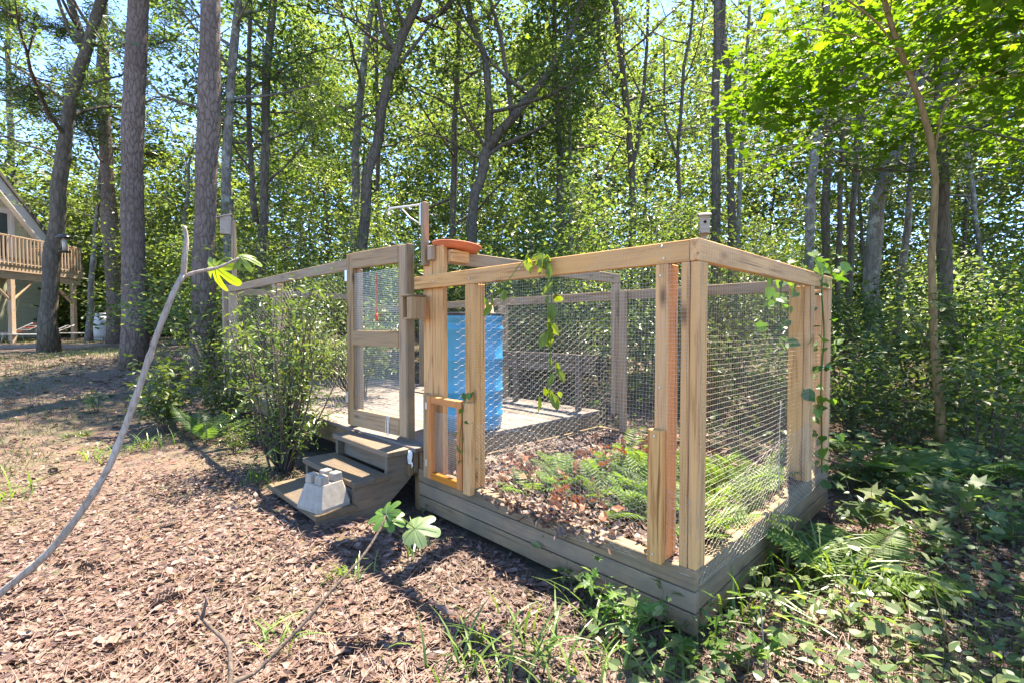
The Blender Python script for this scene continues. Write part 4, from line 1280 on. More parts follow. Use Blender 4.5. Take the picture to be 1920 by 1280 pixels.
def lounge(label, x, y, rz, cm):
    t = thing('lounge_chair', label, 'lounge chair', (x, y, float(zg(x, y))), rz)
    for s_ in (-.3, .3):
        mb = MB(); mb.add(*tube([(-.9, s_, .28), (.35, s_, .28), (1.0, s_, .62)], .014, 6)); mb.obj('frame_tube', 'chair_white', t, True)
        for xx in (-.7, .3):
            mb = MB(); mb.add(*tube([(xx, s_, .27), (xx + (.06 if xx > 0 else -.06), s_, -.01)], .013, 6)); mb.obj('leg', 'chair_white', t, True)
    for i in range(15):
        f = i / 14
        xx = -.85 + 1.75 * f
        z = .295 if xx < .33 else .295 + (xx - .35) * .52
        box_at('slat', t, xx, xx + .075, -.30, .30, z, z + .012, cm if i % 2 == 0 else 'chair_white', .002)
    return t
lounge('red and white slatted lounge chair under the house deck', -17.9, 16.9, .25, 'chair_red')
lounge('pale slatted lounge chair lying beside the deck post', -16.75, 16.8, .5, 'chair_white')
lounge('pale slatted lounge chair between the oak and the far deck post', -16.2, 17.9, .4, 'chair_white')

fb = at(121, 446, 11.6)
fd = thing('bird_feeder', 'black domed bird feeder hanging by the leaning oak', 'bird feeder', fb - np.array([0, 0, .45]), 0)
mb = MB(); mb.add(*lathe([(.155, .43), (.165, .435), (.15, .47), (.10, .51), (.04, .535), (.0, .54)], 24)); mb.add(*lathe([(.155, .43), (.0, .46)], 24)); mb.obj('dome', 'feeder_black', fd, True)
mb = MB(); mb.add(*lathe([(.0, .12), (.05, .12), (.05, .43), (.0, .43)], 16)); mb.obj('seed_tube', 'galvanised', fd, True)
mb = MB(); mb.add(*lathe([(.0, .09), (.11, .095), (.12, .125), (.10, .118), (.0, .115)], 20)); mb.obj('tray', 'feeder_black', fd, True)
mb = MB(); mb.add(*tube(smooth_path([(0, 0, .53), (-.05, .05, 1.1), (-.2, .3, 1.9)], 8), .006, 5)); mb.obj('hanging_wire', 'feeder_black', fd)

fn = thing('board_fence', 'dark brown board fence beyond the gas tank', 'fence', (-24.5, 26.0, .85), 0)
me = None
for i in range(62):
    if me is None:
        V, F4, F3 = chamfer_box(.135, .02, 1.35, .004); me = mesh_np('fence_board', V, [F4, F3]); me.materials.append(M['fence_brown'])
    o = link('fence_board', me, None, fn); o.location = (i * .142, 0, .67 + .01 * math.sin(i * 2.1))
box_at('fence_rail', fn, 0, 8.8, .012, .05, .3, .38, 'fence_brown'); box_at('fence_rail', fn, 0, 8.8, .012, .05, 1.0, 1.08, 'fence_brown')

# ------------------------------------------------------------------ fig branches in the foreground
def fig_leaf(size, seed, droop=.25, fold=.12, core=.36):
    rng = np.random.default_rng(seed)
    n = 60
    th = np.linspace(-math.pi, math.pi, n, endpoint=False)
    r = core + 0 * th
    for a, h, w in ((0, .66, .36), (.92, .58, .37), (-.92, .58, .37), (1.85, .34, .42), (-1.85, .34, .42)):
        h = h * rng.uniform(.9, 1.1)
        d = np.abs((th - a + math.pi) % (2 * math.pi) - math.pi)
        r = np.maximum(r, core + (h + .36 - core) * np.clip(1 - (d / w) ** 3.0, 0, 1) ** .7)
    r *= 1 - .55 * np.exp(-((np.abs(th) - math.pi) / .25) ** 2)
    rings = (.22, .5, .78, 1.0)
    V = [(0, 0, 0)]
    for q in rings:
        for t_, rr_ in zip(th, r):
            x = math.cos(t_) * rr_ * q; y = math.sin(t_) * rr_ * q
            d = math.hypot(x, y)
            z = -droop * d * d + fold * abs(y) * .5 + .015 * math.sin(t_ * 9) * q
            V.append((x, y, z))
    F3 = [(0, 1 + i, 1 + (i + 1) % n) for i in range(n)]
    F4 = []
    for k_ in range(len(rings) - 1):
        for i in range(n):
            j = (i + 1) % n
            F4.append((1 + k_ * n + i, 1 + (k_ + 1) * n + i, 1 + (k_ + 1) * n + j, 1 + k_ * n + j))
    return mesh_np('leaf', np.array(V) * size, [F3, F4], True)
def put_leaf(parent, base, pos, xdir, nrm, size, seed, mat, droop=.25, petiole=None, pm='leaf_fig', core=.36):
    o = link('leaf', fig_leaf(size, seed, droop, .12, core), mat, parent)
    x = Vector(xdir).normalized(); n_ = Vector(nrm); z = (n_ - x * n_.dot(x)).normalized(); y = z.cross(x)
    m = Matrix((x, y, z)).transposed().to_4x4(); m.translation = Vector(pos) - Vector(base)
    o.matrix_local = m
    mb = MB()
    for a_, l_ in ((0, .92), (.92, .86), (-.92, .86), (1.85, .62), (-1.85, .62)):
        tt = np.linspace(.02, l_, 8)
        xx = np.cos(a_) * tt; yy = np.sin(a_) * tt
        zz = -droop * tt * tt + .06 * np.abs(yy) + .004
        mb.add(*tube(np.stack([xx, yy, zz], 1) * size, np.linspace(.0013, .0005, 8), 5, False))
    mb.obj('vein', 'leaf_fig_pale', o, True)
    if petiole is not None:
        mb = MB(); mb.add(*tube(smooth_path(np.array(petiole) - np.array(base), 8), .0022, 6)); mb.obj('petiole', pm, parent, True)
    return o
def knobby(pts, r0, r1, n=30, seed=0, every=.11):
    rng = np.random.default_rng(seed)
    P = smooth_path(pts, n)
    s = np.concatenate([[0], np.cumsum(np.linalg.norm(np.diff(P, axis=0), axis=1))])
    r = np.linspace(r0, r1, n) * (1 + .26 * np.exp(-(((s / every) % 1 - .5) / .09) ** 2)) * (1 + .04 * rng.normal(size=n))
    return tube(P, r, 10)
FY = 1.40
A = [at(-60, 1165, 1.25), at(0, 1112, 1.27), at(100, 1025, 1.29), at(190, 900, 1.31), at(240, 785, 1.33), at(290, 640, 1.36), at(325, 550, 1.38), at(344, 516, 1.40)]
fig = thing('fig_branch', 'long bare pale fig branch rising across the left foreground', 'branch', (A[0][0] - .25, A[0][1] - .1, 0.0), 0)
fb0 = np.array(fig.location)
A = [fb0 + [0, 0, -.05], fb0 + [.02, .02, .3]] + A
mb = MB(); mb.add(*[a if i else a - fb0 for i, a in enumerate(knobby(A, .0108, .0075, 90, 1, .13))]); mb.obj('stem', 'fig_bark', fig, True)
tw = [at(344, 516, 1.40), at(347, 480, 1.40), at(350, 450, 1.41), at(345, 424, 1.41)]
mb = MB(); mb.add(*[a if i else a - fb0 for i, a in enumerate(knobby(tw, .008, .005, 16, 2, .05))]); mb.obj('twig', 'fig_bark', fig, True)
tw2 = [at(342, 520, 1.40), at(370, 510, 1.40), at(405, 503, 1.40), at(432, 492, 1.41), at(448, 484, 1.42)]
mb = MB(); mb.add(*[a if i else a - fb0 for i, a in enumerate(knobby(tw2, .0055, .003, 20, 3, .06))]); mb.obj('twig', 'fig_bark', fig, True)
lp = at(404, 500, 1.425)
put_leaf(fig, fb0, lp, (-.25, .10, -1), (-.15, -1, -.12), .070, 5, 'leaf_fig', .8, [at(436, 491, 1.41), at(432, 484, 1.42), at(418, 487, 1.43), at(406, 498, 1.428)])
put_leaf(fig, fb0, at(450, 482, 1.43), (.9, .1, .12), (-.1, -.75, .65), .046, 6, 'leaf_fig', .9)

B = [at(420, 1300, 1.42), at(480, 1258, 1.50), at(560, 1178, 1.60), at(625, 1102, 1.72), at(680, 1042, 1.84), at(716, 985, 1.95), at(722, 966, 1.98)]
fg2 = thing('fig_branch', 'thin grey fig stem with pale leaves at its tip below the steps', 'branch', (B[0][0] - .05, B[0][1] - .2, 0), 0)
f20 = np.array(fg2.location)
B = [f20 + [0, 0, -.04]] + B
mb = MB(); mb.add(*[a if i else a - f20 for i, a in enumerate(knobby(B, .0078, .0045, 40, 4, .13))]); mb.obj('stem', 'twig_bark', fg2, True)
tip = B[-1]
for i, (px, py, xd, nr, sz, mt) in enumerate((
        (722, 966, (-1, -.1, -.1), (.0, -.45, .9), .075, 'leaf_vine'), (724, 962, (.5, .3, .7), (-.5, -.6, .5), .066, 'leaf_vine'),
        (730, 970, (.9, -.3, -.1), (.1, -.5, .8), .07, 'leaf_vine'), (778, 990, (.95, -.25, .12), (-.05, -.55, .85), .10, 'leaf_fig_pale'))):
    q = at(px, py, 1.99)
    put_leaf(fg2, f20, q, xd, nr, sz, 20 + i, mt, .35, [tip, (tip + q) / 2 + np.array([0, 0, .02]), q] if i == 3 else None, core=.60)
C3 = [at(425, 1300, 1.43), at(432, 1240, 1.50), at(425, 1205, 1.54), at(398, 1178, 1.58), at(380, 1160, 1.60), at(372, 1142, 1.62)]
fg3 = thing('fig_twig', 'short crooked dark twig at the bottom edge left of the grey stem', 'twig', (C3[0][0] - .03, C3[0][1] - .15, 0), 0)
f30 = np.array(fg3.location)
C3 = [f30 + [0, 0, -.04]] + C3
mb = MB(); mb.add(*[a if i else a - f30 for i, a in enumerate(knobby(C3, .010, .005, 30, 6, .09))])
mb.add(*[a if i else a - f30 for i, a in enumerate(knobby([at(378, 1160, 1.60), at(384, 1138, 1.60), at(388, 1118, 1.61)], .006, .004, 8, 7, .05))])
mb.obj('stem', 'twig_bark', fg3, True)

# ------------------------------------------------------------------ litter on the ground
rl = np.random.default_rng(17)
def local_uv(P):
    d = P[:, :2] - np.array([X0, Y0])
    return d @ np.array(UX), d @ np.array(VX)
def ground_points(n, ymin, ymax, half=1.2, power=1.0, rng=rl):
    y = ymin * (ymax / ymin) ** (rng.random(n) ** power)
    x = rng.uniform(-1, 1, n) * (half * y + .4)
    return np.stack([x, y, zg(x, y)], 1)
def outside(P, m=.0):
    u, v = local_uv(P)
    return ~((u > -m) & (u < 6.8) & (v > -m) & (v < 2.2 + m))
P = ground_points(82000, 1.15, 11)
P = P[outside(P, .005)]
# thinner towards the left yard and the green right
lw = np.where((P[:, 1] > 4.2) & (P[:, 0] < -.9 * P[:, 1] + 2.4), .35, 1.0)
P = P[rl.random(len(P)) < lw]
P[:, 2] += rl.random(len(P)) ** 1.5 * .028
X, N = leafdirs(rl, len(P), 1.5, .0)
X[:, 2] *= .5
S = (.020 + .050 * rl.random(len(P)) ** 1.6) * np.clip(P[:, 1] / 4, 1, 2.0)
mb = MB(); mb.add(*scatter(DEAD, P, X, N, S, .35 + .85 * rl.random(len(P))))
tag(mb.obj('leaf_litter', 'leaf_litter', None), 'carpet of dry brown fallen leaves over the ground', None, None, 'stuff')
STRAW = tmpl([(0, -.006, 0), (.5, -.008, .05), (1, 0, 0), (.5, .008, .05), (0, .006, 0)], [(0, 1, 3, 4)], [(1, 2, 3)])
P = ground_points(21000, 1.15, 8); P = P[outside(P, .005)]
P[:, 2] += .012 + rl.random(len(P)) * .022
X, N = leafdirs(rl, len(P), 2.5, 0); X[:, 2] *= .25
mb = MB(); mb.add(*scatter(STRAW, P, X, N, .09 + .10 * rl.random(len(P))))
tag(mb.obj('pine_straw', 'leaf_litter', None), 'dry pine needles strewn over the fallen leaves', None, None, 'stuff')
# litter in the raised bed
n = 5200
lv = rl.uniform(.06, V1 - .06, n); lu = rl.uniform(.06, U1 - .05, n)
P = np.stack([W(a, b, 0) for a, b in zip(lv, lu)]); P[:, 2] = .225 + .02 * np.sin(lv * 4 + 1) * np.cos(lu * 5) + .03 * np.exp(-((lv - 1.0) ** 2 + (lu - .8) ** 2)) + rl.random(n) * .03
X, N = leafdirs(rl, n, 1.4, 0)
mb = MB(); mb.add(*scatter(DEAD, P, X, N, .035 + .045 * rl.random(n), .7 + .5 * rl.random(n)))
tag(mb.obj('bed_litter', 'leaf_litter', None), 'dry fallen leaves covering the raised bed inside the run', None, None, 'stuff')
# leaves heaped on the front ledge
n = 260
lu = np.clip(rl.normal(.82, .22, n), .3, 1.3); lv = np.abs(rl.normal(0, .05, n)) - .03
P = np.stack([W(a, b, 0) for a, b in zip(lv, lu)]); P[:, 2] = BT + .0 + rl.random(n) * .03 - np.where(lv < 0, rl.random(n) * .05, 0)
X, N = leafdirs(rl, n, .5, .2)
mb = MB(); mb.add(*scatter(DEAD, P, X, N, .035 + .03 * rl.random(n)))
tag(mb.obj('ledge_litter', 'leaf_litter', None), 'brown leaves heaped against the wire on the front ledge', None, None, 'stuff')

# ------------------------------------------------------------------ ground cover and turf
P = ground_points(26000, 1.3, 9)
u, v = local_uv(P)
edge = .12 * np.sin(P[:, 0] * 5) + .1 * np.sin(P[:, 1] * 7)
w_ = np.clip((-u + .15 + edge) * 2.2, 0, 1) * (v > -1.4) + np.clip((v - 2.25) * 2, 0, 1) * (u > -3)
w_ = np.maximum(w_, ((u > -.4) & (u < 1.0 + edge) & (v > -.22 + edge) & (v < 0)) * .10)
pat = .5 + .5 * np.sin(P[:, 0] * 3.7 + 1.3 * np.sin(P[:, 1] * 2.9)) * np.cos(P[:, 1] * 4.1 + P[:, 0])
ok = outside(P, .03) & (rl.random(len(P)) < w_ * (.34 + .66 * pat) * np.where(u < -.9, .95, .62))
P = P[ok]
P[:, 2] += .03 + (rl.random(len(P)) ** 1.6) * .20
X, N = leafdirs(rl, len(P), 1.3, .1)
S = (.024 + .034 * rl.random(len(P)) ** 1.5) * np.clip(P[:, 1] / 3.4, 1, 2)
h = len(P) // 2
mb = MB(); mb.add(*scatter(HEART, P[:h], X[:h], N[:h], S[:h])); mb.add(*scatter(OVAL, P[h:], X[h:], N[h:], S[h:] * 1.2))
# their thin stalks
g0 = P.copy(); g0[:, 2] = zg(P[:, 0], P[:, 1]); g0[:, :2] += rl.normal(size=(len(P), 2)) * .02
Vs, Fs = wires_ab(g0, P, .0011)
mb.add(Vs, Fs)
tag(mb.obj('ground_cover', 'leaf_cover', None), 'green heart leaved creeper spreading beside the run at lower right', None, None, 'stuff')

def blades(base, n, h, spread, rng, w=.006, lean=.6):
    """arching grass blades as tapering strips"""
    mb = MB(); m = 6
    for i in range(n):
        a = rng.random() * 6.28
        b = np.array(base) + np.array([rng.normal() * spread * .22, rng.normal() * spread * .22, -.01])
        L = h * rng.uniform(.55, 1.1)
        d = np.array([math.cos(a), math.sin(a), 0])
        k_ = rng.uniform(.25, 1.0) * lean
        t = np.linspace(0, 1, m)
        P = b + np.outer(L * k_ * t ** 1.8 + .03 * t, d) + np.outer(L * (t - .55 * k_ * t ** 2.6), [0, 0, 1.0])
        s = np.array([-d[1], d[0], 0]) * 1.0
        wd = w * (1 - t ** 2.2) * rng.uniform(.7, 1.2) + .0006
        V = np.concatenate([P - np.outer(wd, s), P + np.outer(wd, s) + np.outer(wd * .5, [0, 0, 1])])
        f = np.array([(j, j + 1, m + j + 1, m + j) for j in range(m - 1)])
        mb.add(V, f)
    return mb
def grass(label, px, py, n, h, spread, seed, mat='leaf_grass', w=.006, lean=1.15):
    Y = 3.0
    for _ in range(12):
        q = at(px, py, Y)
        Y = (CAM_H - float(zg(q[0], q[1]))) / ((CAM_H - q[2]) / Y)
    q = at(px, py, Y)
    base = np.array([q[0], q[1], float(zg(q[0], q[1]))])
    mb = blades((0, 0, 0), int(n * .95), h, spread, np.random.default_rng(seed), w, lean)
    o = mb.obj('grass_clump', mat, None); o.location = base
    return tag(o, label, 'grass clump', 'grass clumps in the leaf litter')
for i, (lb_, px, py, n, h, sp, w) in enumerate((
        ('wide strappy grass clump at the bottom centre of the yard', 1000, 1225, 56, .27, .7, .005),
        ('low grass clump just left of the wide clump at the bottom', 905, 1262, 34, .26, .6, .005),
        ('spreading grass clump at the bottom edge below the bed boards', 1120, 1268, 34, .22, .6, .005),
        ('tall grass clump against the right side boards', 1480, 1095, 42, .42, .5, .006),
        ('bright grass clump between the side boards and the light fern', 1560, 1110, 36, .38, .5, .006),
        ('grass clump at the near right corner of the raised bed', 1395, 1160, 30, .36, .4, .006),
        ('thin grass at the foot of the front boards below the cover board', 1240, 1180, 22, .30, .35, .005),
        ('grass tuft under the pale fig leaves', 770, 1040, 20, .20, .25, .004),
        ('grass tuft where the grey fig stem touches the shadow', 640, 1085, 18, .18, .25, .004),
        ('small tuft by the lower end of the fig stem', 520, 1205, 16, .15, .25, .004),
        ('grass tuft left of the azalea beside the steps', 488, 905, 18, .28, .2, .004),
        ('grass clump just left of the long fig branch', 190, 862, 26, .26, .4, .005),
        ('grass clump just right of the long fig branch', 292, 838, 28, .26, .45, .005),
        ('small bright moss like tuft in the left yard', 146, 792, 40, .10, .3, .004),
        ('grass tuft at the left frame edge', 12, 935, 24, .30, .3, .006),
        ('pair of grass tufts beyond the fig branch in the yard', 150, 750, 20, .16, .4, .004),
        ('grass tuft in front of the deck at left', 385, 790, 22, .2, .4, .004),
        ('long bent grass blades hanging off the front ledge', 1150, 1130, 12, .34, .25, .005))):
    grass(lb_, px, py, n, h, sp, 500 + i, w=w)
# thin turf in the left yard
P = ground_points(90000, 3.6, 19, 1.25)
pat = np.sin(P[:, 0] * .9 + 1) * np.sin(P[:, 1] * .8 + .4 * P[:, 0]) + .5 * np.sin(P[:, 0] * 2.3) * np.sin(P[:, 1] * 2.1)
ok = (P[:, 0] < -.55 * P[:, 1] + .6) & outside(P, .3) & (pat > -.10 - .02 * P[:, 1]) & (rl.random(len(P)) < .55)
ok &= ~((np.abs(P[:, 1] - 14.2) < 1.0) & (P[:, 0] < -10))
P = P[ok]
N = unit(rl.normal(size=(len(P), 3)) * np.array([1, 1, .15])); X = unit(rl.normal(size=(len(P), 3)) * .45 + np.array([0, 0, 1]))
mb = MB(); mb.add(*scatter(LANCE, P, X, N, (.035 + .05 * rl.random(len(P))) * np.clip(P[:, 1] / 8, .8, 1.8), .35))
tag(mb.obj('turf', 'leaf_turf', None), 'thin patchy grass over the shaded yard at left', None, None, 'stuff')

# ------------------------------------------------------------------ ferns
PINNA = tmpl([(0, 0, 0), (.25, .09, .02), (.7, .06, .01), (1, 0, -.06), (.7, -.06, .01), (.25, -.09, .02)], [(0, 1, 2, 3), (0, 3, 4, 5)])
def frond_mesh(L, wd, np_, rng, arch=.5):
    t = np.linspace(0, 1, 10)
    P = np.stack([L * t * (1 - .12 * t), .03 * L * np.sin(t * 3 + rng.random() * 3), L * (.75 * t - arch * 1.05 * t ** 2)], 1)
    mb = MB(); mb.add(*tube(P, np.linspace(.003, .001, 10), 4, False))
    s = np.linspace(.14, .99, np_)
    C = np.stack([np.interp(s, t, P[:, k_]) for k_ in range(3)], 1)
    T = unit(np.stack([np.interp(s, t, np.gradient(P[:, k_])) for k_ in range(3)], 1))
    side = np.cross(np.array([0, 0, 1.0]), T); side = unit(side)
    nrm = np.cross(T, side)
    ln = wd * np.sin(np.clip(s * 1.02, 0, 1) * math.pi * .94 + .14) ** .8
    for sg in (-1, 1):
        X = unit(side * sg + T * .32 + nrm * -.10 + rng.normal(size=(np_, 3)) * .05)
        mb.add(*scatter(PINNA, C, X, nrm, ln))
    return mb
def fern(label, base, n, L, wd, seed, mat, np_=24, az=None, arch=.5, group=None):
    rng = np.random.default_rng(seed)
    t = thing('fern', label, 'fern', base, 0, group)
    for i in range(n):
        o = frond_mesh(L * rng.uniform(.75, 1.1), wd * rng.uniform(.85, 1.1), np_, rng, arch * rng.uniform(.7, 1.2)).obj('frond', mat, t)
        a = rng.random() * 6.28 if az is None else az[i % len(az)]
        o.rotation_euler = (rng.normal() * .12, rng.normal() * .15, a)
    return t
def gp(px, py):
    Y = 3.0
    for _ in range(14):
        q = at(px, py, Y); Y = (CAM_H - float(zg(q[0], q[1]))) / ((CAM_H - q[2]) / Y)
    q = at(px, py, Y)
    return np.array([q[0], q[1], float(zg(q[0], q[1]))])
fern('light green fern with broad fronds right of the side boards', gp(1600, 1105), 6, .55, .155, 601, 'leaf_fern', 26, (1.9, 1.3, -.25, -.6, 2.6, .5), .42)
fern('pale sunlit fern behind the sweetgum seedling at right', gp(1690, 905), 5, .50, .13, 602, 'leaf_fern', 24, (2.6, 3.0, .2, .6, 1.4), .5)
fern('dark fern under the tan maple sapling', gp(1770, 905), 6, .60, .15, 603, 'leaf_fern_dark', 24)
fern('arching fern at the right edge in the shade', gp(1880, 900), 6, .65, .16, 604, 'leaf_fern_dark', 24)
fern('dark fern just beyond the back corner post', gp(1610, 850), 6, .55, .15, 605, 'leaf_fern_dark', 22)
fern('feathery green fern at the foot of the thick pine', gp(385, 730), 9, .60, .12, 606, 'leaf_fern_dark', 24, None, .25)
fern('fern in the shade behind the right side of the run', W(2.55, .5, .05), 7, .65, .16, 607, 'leaf_fern_dark', 22)
fern('fern beyond the back right corner, half hidden by the wire', W(2.8, -.3, .08), 6, .6, .15, 608, 'leaf_fern_dark', 22)
# ferns crowding the bed
rb = np.random.default_rng(77)
fm = [frond_mesh(.27, .075, 13, rb, .45).obj('frond_proto', 'leaf_fern', None) for _ in range(3)]
fmesh = [o.data for o in fm]
for o in fm: bpy.data.objects.remove(o)
ORD = ['first', 'second', 'third', 'fourth', 'fifth', 'sixth']
bf = [(.42 + i % 6 * .20, .16 + (i // 6) * .17) for i in range(36)]
for i, (v, u) in enumerate(bf):
    v += rb.normal() * .07; u += rb.normal() * .06
    t = thing('bed_fern', f'small light fern, {ORD[i % 6]} row from the front wire, {ORD[i // 6]} from the right side', 'fern', W(v, max(.1, u), .22), rb.random() * 6, 'light ferns in the raised bed')
    for j in range(9):
        o = link('frond', fmesh[j % 3], None, t)
        o.rotation_euler = (rb.normal() * .2, -.25 + rb.normal() * .25, j * .698 + rb.normal() * .2)
        sc_ = rb.uniform(.7, 1.25); o.scale = (sc_, sc_, sc_)
for i, (v, u, lb_) in enumerate(((.62, 1.25, 'lone small fern left in the raised bed near the deck edge'), (.45, 1.05, 'small fern near the middle of the front wire'),
                                (.85, 1.42, 'small fern against the deck side of the bed'), (.25, 1.15, 'little fern sprouting beside the orange gate'))):
    t = thing('bed_fern', lb_, 'fern', W(v, u, .22), i * 1.3)
    for j in range(7):
        o = link('frond', fmesh[j % 3], None, t); o.rotation_euler = (0, -.2 + rb.normal() * .2, j * .9)
# dead brown oak seedlings in the bed
for i, (v, u, h, lb_) in enumerate(((.30, 1.30, .22, 'dead brown leaved seedling near the orange gate'), (.42, .98, .20, 'dead brown seedling in the middle of the bed'),
                                   (.75, .95, .30, 'tallest dead brown seedling, near the bed ferns'), (.95, .75, .28, 'dead brown seedling among the bed ferns'),
                                   (.22, .72, .16, 'low dead brown seedling close to the front wire'))):
    b = W(v, u, .22)
    bush('dead_seedling', lb_, b, h, .13, 4, 30, .085, 'leaf_brown', DEAD, 700 + i, sig=.04, stem_r=.003, up=.1, cat='seedling')
# strip of pine straw caught at the back of the bed
# ------------------------------------------------------------------ shrubs, seedlings, vines
WH = LANCE
bush('azalea_shrub', 'tall azalea shrub in front of the deck beside the steps', gp(530, 885), 1.66, .66, 30, 3000, .064, 'leaf_azalea', LANCE, 801, sig=.07, up=.5, cat='shrub', stem_r=.011, nseg=9)
bush('azalea_shrub', 'leafy shoots of an azalea in front of the left deck corner post', gp(425, 800), 1.55, .5, 16, 1500, .068, 'leaf_azalea', LANCE, 802, sig=.07, up=.5, cat='shrub', stem_r=.009, nseg=9)
bush('azalea_shrub', 'sunlit shrub growing inside the deck fence left of the screen door', W(.9, 4.7, .42), 1.2, .9, 20, 2500, .075, 'leaf_azalea', LANCE, 803, sig=.09, up=.5, cat='shrub', stem_r=.009)
bush('azalea_shrub', 'pale shrub at the foot of the left pine', gp(310, 715), .75, .40, 12, 900, .07, 'leaf_azalea', OVAL, 804, sig=.07, cat='shrub', stem_r=.006)
bush('azalea_shrub', 'small leafy shoot in the left yard beside the fig branch', gp(180, 705), .32, .12, 4, 60, .06, 'leaf_azalea', OVAL, 805, sig=.04, cat='shrub', stem_r=.004)
bush('azalea_shrub', 'low leafy weed at the front edge of the deck', gp(440, 850), .40, .28, 8, 260, .055, 'leaf_azalea', LANCE, 806, sig=.05, cat='shrub', stem_r=.004)
for i, (px, py, h, r, n, lb_) in enumerate((
        (1650, 935, .55, .26, 46, 'sweetgum seedling with star leaves right of the back corner'), (1590, 925, .5, .22, 36, 'sweetgum seedling touching the back corner of the run'),
        (1725, 965, .30, .2, 24, 'low star leaved seedling in the open litter at right'), (1770, 1040, .26, .24, 26, 'spreading star leaved seedling at the right'),
        (1625, 1010, .4, .2, 26, 'star leaved seedling above the light fern'), (1850, 1010, .35, .3, 40, 'star leaved seedling near the right edge'))):
    bush('sweetgum_seedling', lb_, gp(px, py), h, r, 4, n, .11, 'leaf_cover', STAR, 820 + i, sig=.05, up=1.3, cat='seedling', stem_r=.004)
for i, (px, py, h, r, n, lb_) in enumerate((
        (1150, 1105, .30, .12, 20, 'leafy weed climbing the front boards left of the cover board'), (1060, 1085, .26, .1, 16, 'thin weed at the foot of the front boards'),
        (930, 1010, .22, .08, 12, 'five leaved creeper on the boards below the orange gate'), (800, 985, .16, .06, 10, 'small seedling in the shade by the bed corner'),
        (1170, 1190, .24, .2, 60, 'leafy weed patch below the front boards'), (1235, 1225, .20, .18, 50, 'thick green weed at the front corner of the bed'),
        (1340, 1240, .2, .25, 80, 'leafy weed at the bottom edge below the bed corner'), (1085, 1130, .2, .12, 24, 'low weed in the litter before the front boards'))):
    bush('weed', lb_, gp(px, py), h, r, 5, n, .055, ['leaf_vine', 'leaf_cover'][i % 2], [FIVE, OVAL][i % 2], 840 + i, sig=.04, up=1.0, cat='weed', stem_r=.0025)
for i, (px, Y, h, r, n, ls, lm, lb_) in enumerate((
        (1700, 5.0, 1.0, .55, 900, .075, 'leaf_cover', 'shaded leafy shrub behind the ferns at right'), (1850, 4.4, 1.5, .6, 1100, .085, 'leaf_cover', 'round leaved shrub at the right edge beside the sapling'),
        (1900, 5.2, 2.3, .8, 1300, .085, 'leaf_maple', 'tall leafy shrub filling the right edge behind the sapling'), (1600, 5.6, 1.3, .6, 1200, .07, 'leaf_cover', 'dense low shrub behind the back corner posts'),
        (1460, 6.2, 1.3, .7, 1400, .07, 'leaf_forest', 'dark feathery shrub seen through the right bay of the run'), (1340, 6.4, 1.3, .7, 1300, .07, 'leaf_forest', 'shrub behind the back rail below the birdhouse'),
        (1200, 6.8, 1.35, .7, 1300, .075, 'leaf_azalea', 'sunlit shrub behind the far posts of the run'), (1060, 7.4, 1.5, .8, 1500, .08, 'leaf_dark', 'dark shrub behind the bench on the deck'),
        (1640, 7.0, 1.9, .8, 1400, .08, 'leaf_cover', 'leafy shrub at the foot of the leaning oak'), (1800, 6.4, 1.7, .8, 1400, .08, 'leaf_forest', 'leafy shrub hiding the dark trunk base behind the sapling'))):
    x = (px - 960) / FPX * Y
    bush('woodland_shrub', lb_, (x, Y), h, r, 10, n, ls, lm, OVAL, 860 + i, sig=.14, cat='shrub', stem_r=.008)

def vine(label, pts, nleaf, ls, mat, seed, tp=HEART, sig=.04, hang=.9, r=.0025, up=.4):
    rng = np.random.default_rng(seed)
    b = np.array(pts[0], float)
    t = thing('vine', label, 'vine', b, 0)
    P = smooth_path(pts, 26)
    mb = MB(); mb.add(*tube(P - b, r, 5, False)); mb.obj('stem', 'leaf_vine', t, True)
    q = P[rng.integers(0, len(P), nleaf)] + rng.normal(size=(nleaf, 3)) * sig
    X = unit(rng.normal(size=(nleaf, 3)) * .5 + np.array([0, 0, -hang])); N = unit(rng.normal(size=(nleaf, 3)) * .6 + np.array([-.2, -.8, up]))
    cm = MB(); cm.add(*scatter(tp, q - b, X, N, ls * (.6 + .6 * rng.random(nleaf))))
    cm.obj('foliage', mat, t)
vine('light green vine hanging from the middle of the front rail', [W(-.02, .86, 1.63), W(-.035, .78, 1.61), W(-.05, .73, 1.45), W(-.05, .73, 1.2), W(-.04, .745, .95), W(-.04, .75, .90)], 30, .085, 'leaf_fig', 901, OVAL, .02, 1.2)
vine('short vine strand looped over the front rail left of the long one', [W(-.02, .84, 1.63), W(-.03, .95, 1.60), W(-.045, 1.05, 1.50), W(-.05, 1.16, 1.42), W(-.05, 1.18, 1.34)], 14, .075, 'leaf_fig', 902, OVAL, .02, 1.2)
vine('creeper climbing the orange gate and its stop board', [W(-.05, 1.40, .86), W(-.07, 1.41, .74), W(-.075, 1.43, .6), W(-.07, 1.44, .48), W(-.07, 1.45, .42)], 14, .055, 'leaf_vine', 903, OVAL, .018, .6)
vine('broad leaved vine climbing the double post at the back right corner', [W(1.85, -.02, .28), W(1.78, -.03, .6), W(1.72, -.035, .9), W(1.80, -.03, 1.2), W(1.72, -.03, 1.5), W(1.85, -.02, 1.66), W(2.1, -.05, 1.62)], 56, .07, 'leaf_vine', 904, HEART, .06, .3, .005, 1.6)
vine('vine spilling over the right rail near the back corner', [W(1.72, -.01, 1.60), W(1.55, .05, 1.63), W(1.45, .12, 1.55), W(1.50, .14, 1.35), W(1.55, .12, 1.2)], 38, .07, 'leaf_vine', 905, HEART, .07, .5, .004, 1.2)

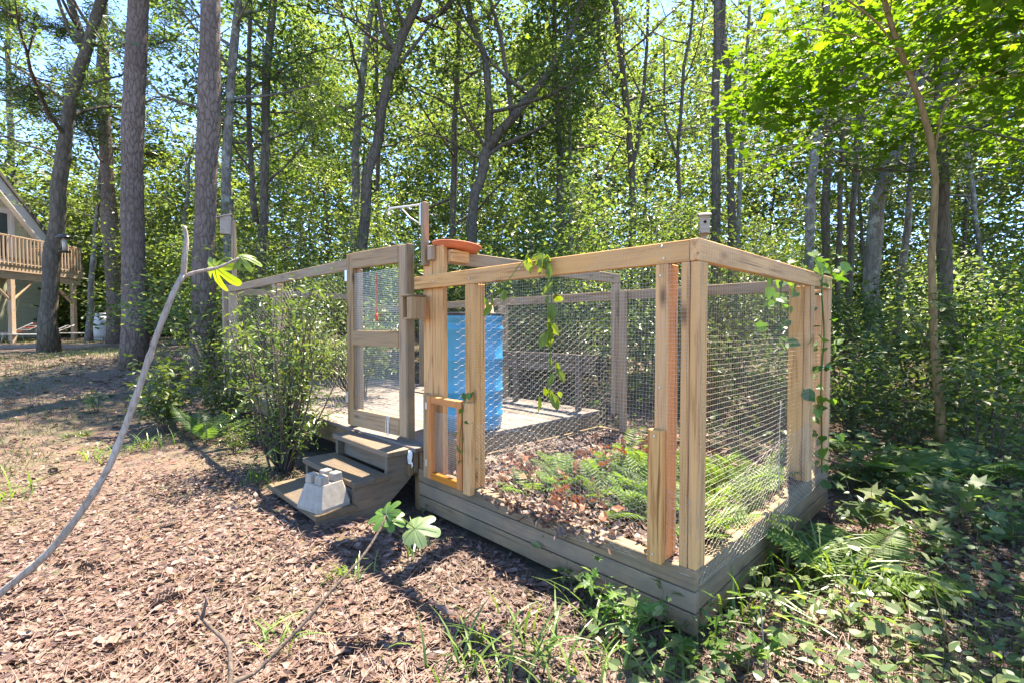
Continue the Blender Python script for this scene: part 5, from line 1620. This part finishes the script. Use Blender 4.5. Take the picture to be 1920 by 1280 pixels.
# pine cones and sticks
def cone(label, px, py, rz):
    b = gp(px, py) + np.array([0, 0, .03])
    mb = MB(); mb.add(*lathe([(.0, -.045), (.012, -.04), (.017, -.01), (.012, .03), (.0, .045)], 8))
    n = 60; i = np.arange(n); z = -.042 + .082 * i / n; a = i * 2.4
    r = .014 + .012 * np.sin((i / n) * math.pi)
    C = np.stack([np.cos(a) * r * .6, np.sin(a) * r * .6, z], 1)
    X = np.stack([np.cos(a), np.sin(a), 0 * a + .45], 1); N = np.stack([-np.cos(a) * .4, -np.sin(a) * .4, 0 * a + 1], 1)
    mb.add(*scatter(KITE, C, X, N, .022))
    o = mb.obj('pine_cone', 'cone_brown', None); o.location = b; o.rotation_euler = (1.4, .2, rz)
    tag(o, label, 'pine cone')
cone('dark pine cone in the shade line left of the fig branch', 100, 888, .5)
cone('pine cone lying in the sunny litter left of the steps', 315, 993, 2.0)
cone('pine cone in the middle of the left litter', 160, 1078, 1.1)
cone('pine cone just above the crooked dark twig', 308, 1132, 2.6)
cone('pine cone at the left frame edge near the bottom', 8, 1165, .3)
def stick(label, pts, r, mat='twig_bark'):
    P = smooth_path(pts, 12); b = P[0].copy()
    mb = MB(); mb.add(*tube(P - b, np.linspace(r, r * .4, 12), 6)); o = mb.obj('stick', mat, None, True); o.location = b
    tag(o, label, 'stick')
stick('thin dead stick lying below the light fern', [gp(1590, 1140) + [0, 0, .04], gp(1660, 1165) + [0, 0, .05], gp(1720, 1185) + [0, 0, .03]], .006)
stick('upright bare stem rising from the lower right corner', [gp(1805, 1278), gp(1805, 1278) + np.array([-.04, .02, .16]), gp(1805, 1278) + np.array([-.11, .03, .40])], .004, 'tan_bark')
stick('pale dry stalk standing in the creeper near the bottom', [gp(1438, 1285), gp(1438, 1285) + np.array([-.005, .02, .15]), gp(1438, 1285) + np.array([-.01, .03, .27])], .004, 'fig_bark')
stick('fallen branch on the dark litter at far right', [gp(1760, 1060) + [0, 0, .03], gp(1800, 1045) + [0, 0, .06], gp(1830, 1035) + [0, 0, .03]], .01)
